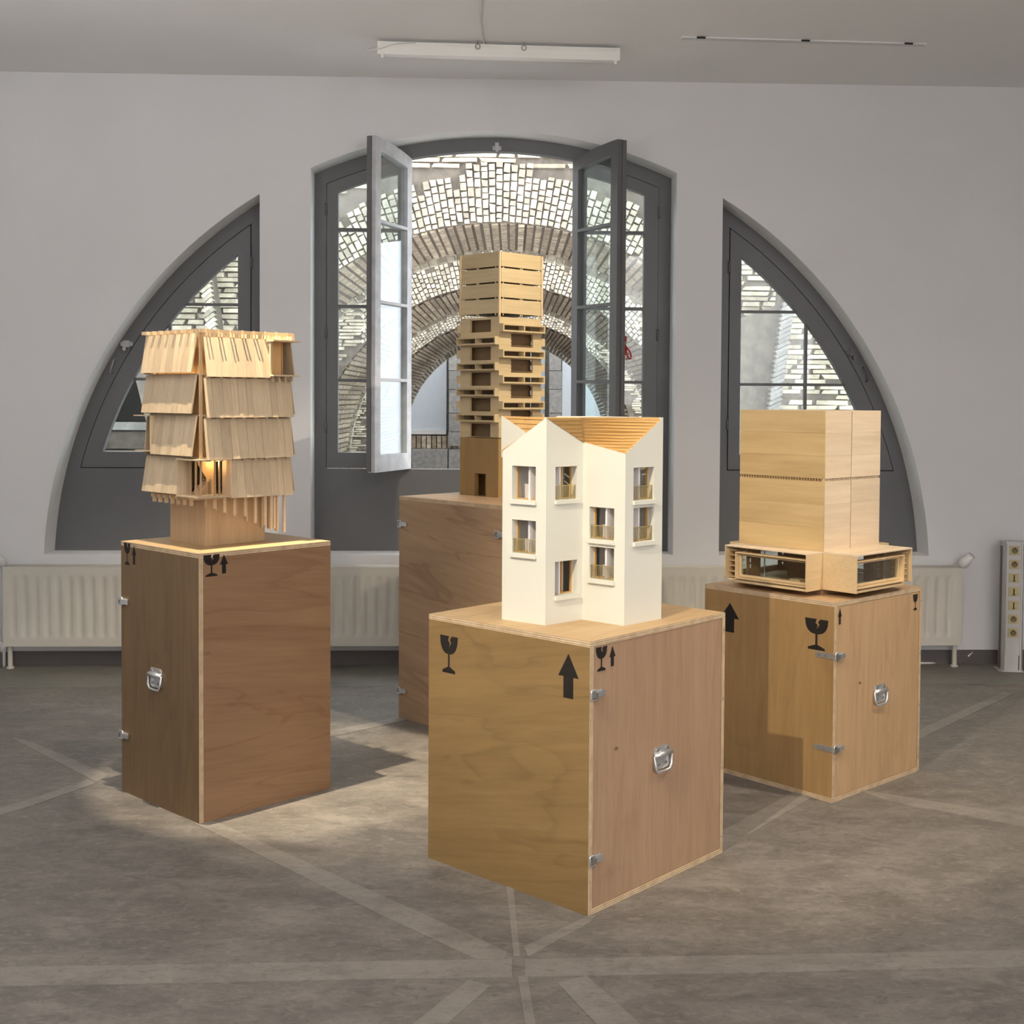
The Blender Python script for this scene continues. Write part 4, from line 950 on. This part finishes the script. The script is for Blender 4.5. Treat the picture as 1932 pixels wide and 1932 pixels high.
        holes = [[(out - sg * .07 - .006, zw0 + .03 + .026 * k), (out - sg * .07 + .006, zw0 + .03 + .026 * k), (out - sg * .07 + .006, zw0 + .048 + .026 * k), (out - sg * .07 - .006, zw0 + .048 + .026 * k)] for k in range(4)]
        m = MB(); m.plate([(out - sg * .044, zw0 + .012), (out - sg * .14, zw0 + .012), (out - sg * .14, zw1 - .008), (out - sg * .044, zw1 - .008)], holes, s0, s0 + .004, 'yz' if ax else 'xz'); m.obj('slotted_screen', M['boxin'], t)
    wing('front', .113); wing('side', .160); wing('back', .08); wing('left', .05)
    return t
box_tower()

# ------------------------------------------------------------------ radiators
def radiator(x0, x1, valve, label):
    t = thing('radiator', label, 'radiator', FW.o, -FW.a, 'panel radiators under the windows')
    z0, z1 = .142, .602; yb, yf = -.035, -.125
    # pressed front panel: relief grid with rounded channels
    pitch = .0645; n = int((x1 - x0 - .05) / pitch); xs = [x0]; x = x0 + .03; cols = []
    m = MB(); zs = [z0, z0 + .035, z0 + .045, z0 + .06, z0 + .08, z1 - .085, z1 - .065, z1 - .05, z1 - .04, z1]
    zf = [0, 0, .0, .6, 1, 1, .6, 0, 0, 0]
    prof = [(0, 0), (.010, 0), (.016, .35), (.024, .9), (.032, 1), (.040, .9), (.048, .35), (.054, 0)]
    X = [(x0, 0), (x0 + .012, 0)] + [(x + k * pitch + a, b) for k in range(n) for a, b in prof] + [(x1 - .01, 0), (x1, 0)]
    base = len(m.v)
    for q, h in X:
        for z, f in zip(zs, zf): m.v.append((q, yf + .010 * h * f, z))
    nz = len(zs)
    for i in range(len(X) - 1):
        for j in range(nz - 1): m.f.append((base + i * nz + j, base + (i + 1) * nz + j, base + (i + 1) * nz + j + 1, base + i * nz + j + 1)); m.m.append(0)
    me = bpy.data.meshes.new('front_panel'); me.from_pydata(m.v, [], m.f); me.materials.append(M['enamel']); me.polygons.foreach_set('use_smooth', [True] * len(m.f))
    link('front_panel', me, t)
    m = MB(); m.box(x0, x1, yf, yf + .014, z1 - .001, z1 + .002); m.box(x0, x1, yf + .0, yf + .014, z0 - .006, z0); m.box(x0, x0 + .002, yf, yf + .014, z0, z1); m.box(x1 - .002, x1, yf, yf + .014, z0, z1); m.obj('panel_rim', M['enamel'], t)
    m = MB(); m.box(x0 + .02, x1 - .02, yb - .012, yb, z0, z1); m.obj('rear_panel', M['enamel'], t)
    m = MB(); m.box(x0 + .025, x1 - .025, yf + .02, yb - .014, z0 + .02, z1 - .01); m.obj('convector_fins', M['enamel'], t)
    m = MB(); m.tube([(x0 + .02, yb - .02, z1 + .0), (x1 - .02, yb - .02, z1 + .0)], .008, 8); m.tube([(x0 + .01, yf + .035, z1 + .0), (x1 - .01, yf + .035, z1 + .0)], .007, 8); m.obj('top_rail', M['enamel'], t, smooth=True)
    s = 1 if valve > (x0 + x1) / 2 else -1; xe = x1 if s > 0 else x0
    for k in (0, 1):
        xq = (xe - s * .03) if k == 0 else (x0 if s > 0 else x1) + s * .06
        m = MB(); m.tube([(xq, (yf + yb) / 2 - .01, 0), (xq, (yf + yb) / 2 - .01, z0 + .03)], .014, 10); m.tube([(xq, (yf + yb) / 2 - .01, 0), (xq, (yf + yb) / 2 - .01, .012)], .022, 10); m.obj('leg', M['enamel'], t, smooth=False)
    m = MB(); m.tube([(xe - s * .02, yb - .04, z1 - .02), (xe + s * .005, yb - .045, z1 + .0)], .009, 8); m.obj('valve_body', M['steeldark'], t)
    ax = Vector((s * .030, -.035, .050)); a = Vector((xe + s * .004, yb - .045, z1 + .004)); rs = [.012, .026, .030, .027, .024, .024]; ks = [0, .12, .35, .62, .66, 1]
    m = MB(); m.tube([a + ax * k * 1.45 for k in ks], rs, 18); m.obj('thermostat_head', M['plastic'], t, smooth=True)
    return t
xr0 = wp(5, 1100, -.12)[0]; xr1 = wp(1816, 1100, -.12)[0]
radiator(xr0, -.18, xr0, 'cream panel radiator under the left window, behind the tall left crate')
radiator(-.08, xr1, xr1, 'cream panel radiator under the right window, thermostat head at its right end')
# supply pipe on the far left
m = MB(); xx = xr0 - .02; m.tube([(xx, -.05, 0), (xx, -.05, .12), (xx - .03, -.05, .16), (xx - .05, -.05, .62)], .010, 8); m.tube([(xx, -.05, .09), (xx, -.05, .15)], .02, 8)
m.obj('heating_pipe', M['plastic'], **at(FW), smooth=True, label='white heating pipe at the left end of the left radiator', cat='pipe')
# white cable lying at the wall
c = [onz(x, y, .006) for x, y in ((1690, 1252), (1745, 1251), (1775, 1250.5), (1800, 1246))] + [FW.o + FW.A[0] * wp(1826, 1238)[0] - FW.A[1] * .012 + Vector((0, 0, .05)), FW.o + FW.A[0] * wp(1834, 1236)[0] - FW.A[1] * .008 + Vector((0, 0, .075))]
MB().tube(c, .0065, 8).obj('cable', M['plastic'], smooth=True, label='white cable on the floor rising to the wall right of the radiator', cat='cable')

# ------------------------------------------------------------------ power column at the right edge
def power_column():
    p = onz(1907, 1266, 0); t = thing('power_column', 'grey aluminium power column with seven yellowed outlets by the right wall', 'power column', p, -.10)
    H = .765; w_ = .072
    m = MB(); m.plate([(-.075, -.02), (-.055, -.035), (.062, -.035), (.075, .05), (-.075, .09)], [], 0, .008, 'xy'); m.obj('foot_plate', M['alu'], t)
    m = MB(); m.plate([(-.058, .06), (-.058, -.005), (-.045, -.028), (.05, -.028), (.062, -.012), (.062, .06)], [], .008, H, 'xy'); m.obj('column_body', M['alu'], t)
    m = MB(); m.box(-.0605, -.058, .008, .045, .012, H - .02); m.obj('side_groove', M['aludark'], t)
    m = MB(); m.plate([(-.062, .064), (-.062, -.006), (-.048, -.032), (.054, -.032), (.066, -.014), (.066, .064)], [], H, H + .01, 'xy'); m.obj('cap', M['alu'], t)
    for x in (-.040, .043): m = MB(); m.box(x - .004, x + .004, -.034, -.028, .10, H - .004); m.obj('rail', M['alu'], t)
    m = MB(); m.box(.034, .039, -.0295, -.0278, .012, .10); m.obj('slot', M['black'], t)
    z = H - .042; step = .0815
    for k in range(7):
        zz = z - step * k; m = MB(); m.box(-.029, .029, -.0325, -.028, zz - .027, zz + .027); o = m.obj('outlet', M['sock'], t)
        if k in (2, 3, 4):
            m = MB(); m.box(-.0035, .0035, -.0335, -.0325, zz - .016, zz + .016); m.box(-.009, .009, -.0335, -.0325, zz - .020, zz - .016); m.box(-.006, .006, -.0335, -.0325, zz + .014, zz + .017); m.obj('switch_mark', M['black'], o)
        else:
            m = MB(); m.tube([(0, -.035, zz), (0, -.0325, zz)], .0225, 20); m.obj('socket_ring', M['sock'], o)
            m = MB(); m.tube([(0, -.0358, zz), (0, -.035, zz)], .0185, 20); m.obj('socket_well', M['sockdark'], o)
            for x, q, r in ((-.010, 0, .0035), (.010, 0, .0035), (0, .011, .005)): m = MB(); m.tube([(x, -.0366, zz + q), (x, -.0356, zz + q)], r, 8); m.obj('socket_hole', M['black'], o)
power_column()

# ------------------------------------------------------------------ ceiling fixtures
def batten():
    a, b = onz(712, 93, CZ - .05), onz(1168, 106, CZ - .05); d = b - a; L_ = d.length
    t = thing('strip_light', 'unlit white fluorescent strip light hanging under the ceiling', 'lamp', (a.x, a.y, 0), math.atan2(d.y, d.x)); z = CZ - .05
    m = MB(); m.plate([(-.022, z - .03), (.022, z - .03), (.03, z + .015), (.03, z + .035), (-.03, z + .035), (-.03, z + .015)], [], 0, L_, 'yz'); m.obj('housing', M['lampwhite'], t)
    m = MB(); m.tube([(.03, -.012, z - .036), (L_ - .01, -.012, z - .036)], .012, 12); m.obj('tube', M['plastic'], t, smooth=True)
    for x in (.02, L_ - .03): m = MB(); m.box(x, x + .014, -.026, .006, z - .05, z - .018); m.obj('tube_holder', M['lampwhite'], t)
    for x in (L_ * .41, L_ * .60):
        m = MB(); m.tube([(x + .012 * math.cos(q), -.036, z + .02 + .014 * math.sin(q)) for q in np.linspace(0, 2 * PI, 13)[:-1]], .0022, 6, closed=True); m.obj('hook', M['steeldark'], t, smooth=True)
        m = MB(); m.tube([(x, -.036, z + .03), (x, -.036, CZ)], .002, 6); m.obj('hook_stem', M['steeldark'], t)
    m = MB(); m.tube([(.0, -.0, z + .01), (-.03, -.01, z + .012), (-.06, -.02, z - .005), (-.05, -.035, z - .02), (0, -.04, z - .01), (.10, -.04, z + .022), (.2, -.036, z + .03)], .003, 6); m.obj('flex_loop', M['plastic'], t, smooth=True)
batten()
a = [onz(x, y, CZ - .006) for x, y in ((905, -40), (908, 0), (906, 30), (909, 62), (913, 82))] + [onz(919, 89, CZ - .03), onz(912, 93, CZ - .03), onz(895, 91, CZ - .03), onz(865, 92, CZ - .02)]
MB().tube(a, .0032, 6).obj('ceiling_cable', M['plastic'], smooth=True, label='thin white flex running across the ceiling to the strip light', cat='cable')
a, b = onz(1285, 74, CZ - .01), onz(1745, 87, CZ - .01); d = b - a; L_ = d.length
t = thing('mounting_rail', 'bare white lamp mounting rail with dark clips on the ceiling at right', 'lamp rail', (a.x, a.y, 0), math.atan2(d.y, d.x))
MB().box(0, L_, -.022, .022, CZ - .007, CZ).obj('rail', M['wall'], t)
for x in (.10, L_ / 2, L_ - .10): MB().box(x - .022, x + .022, -.034, -.026, CZ - .012, CZ - .004).obj('clip', M['greydark'], t)
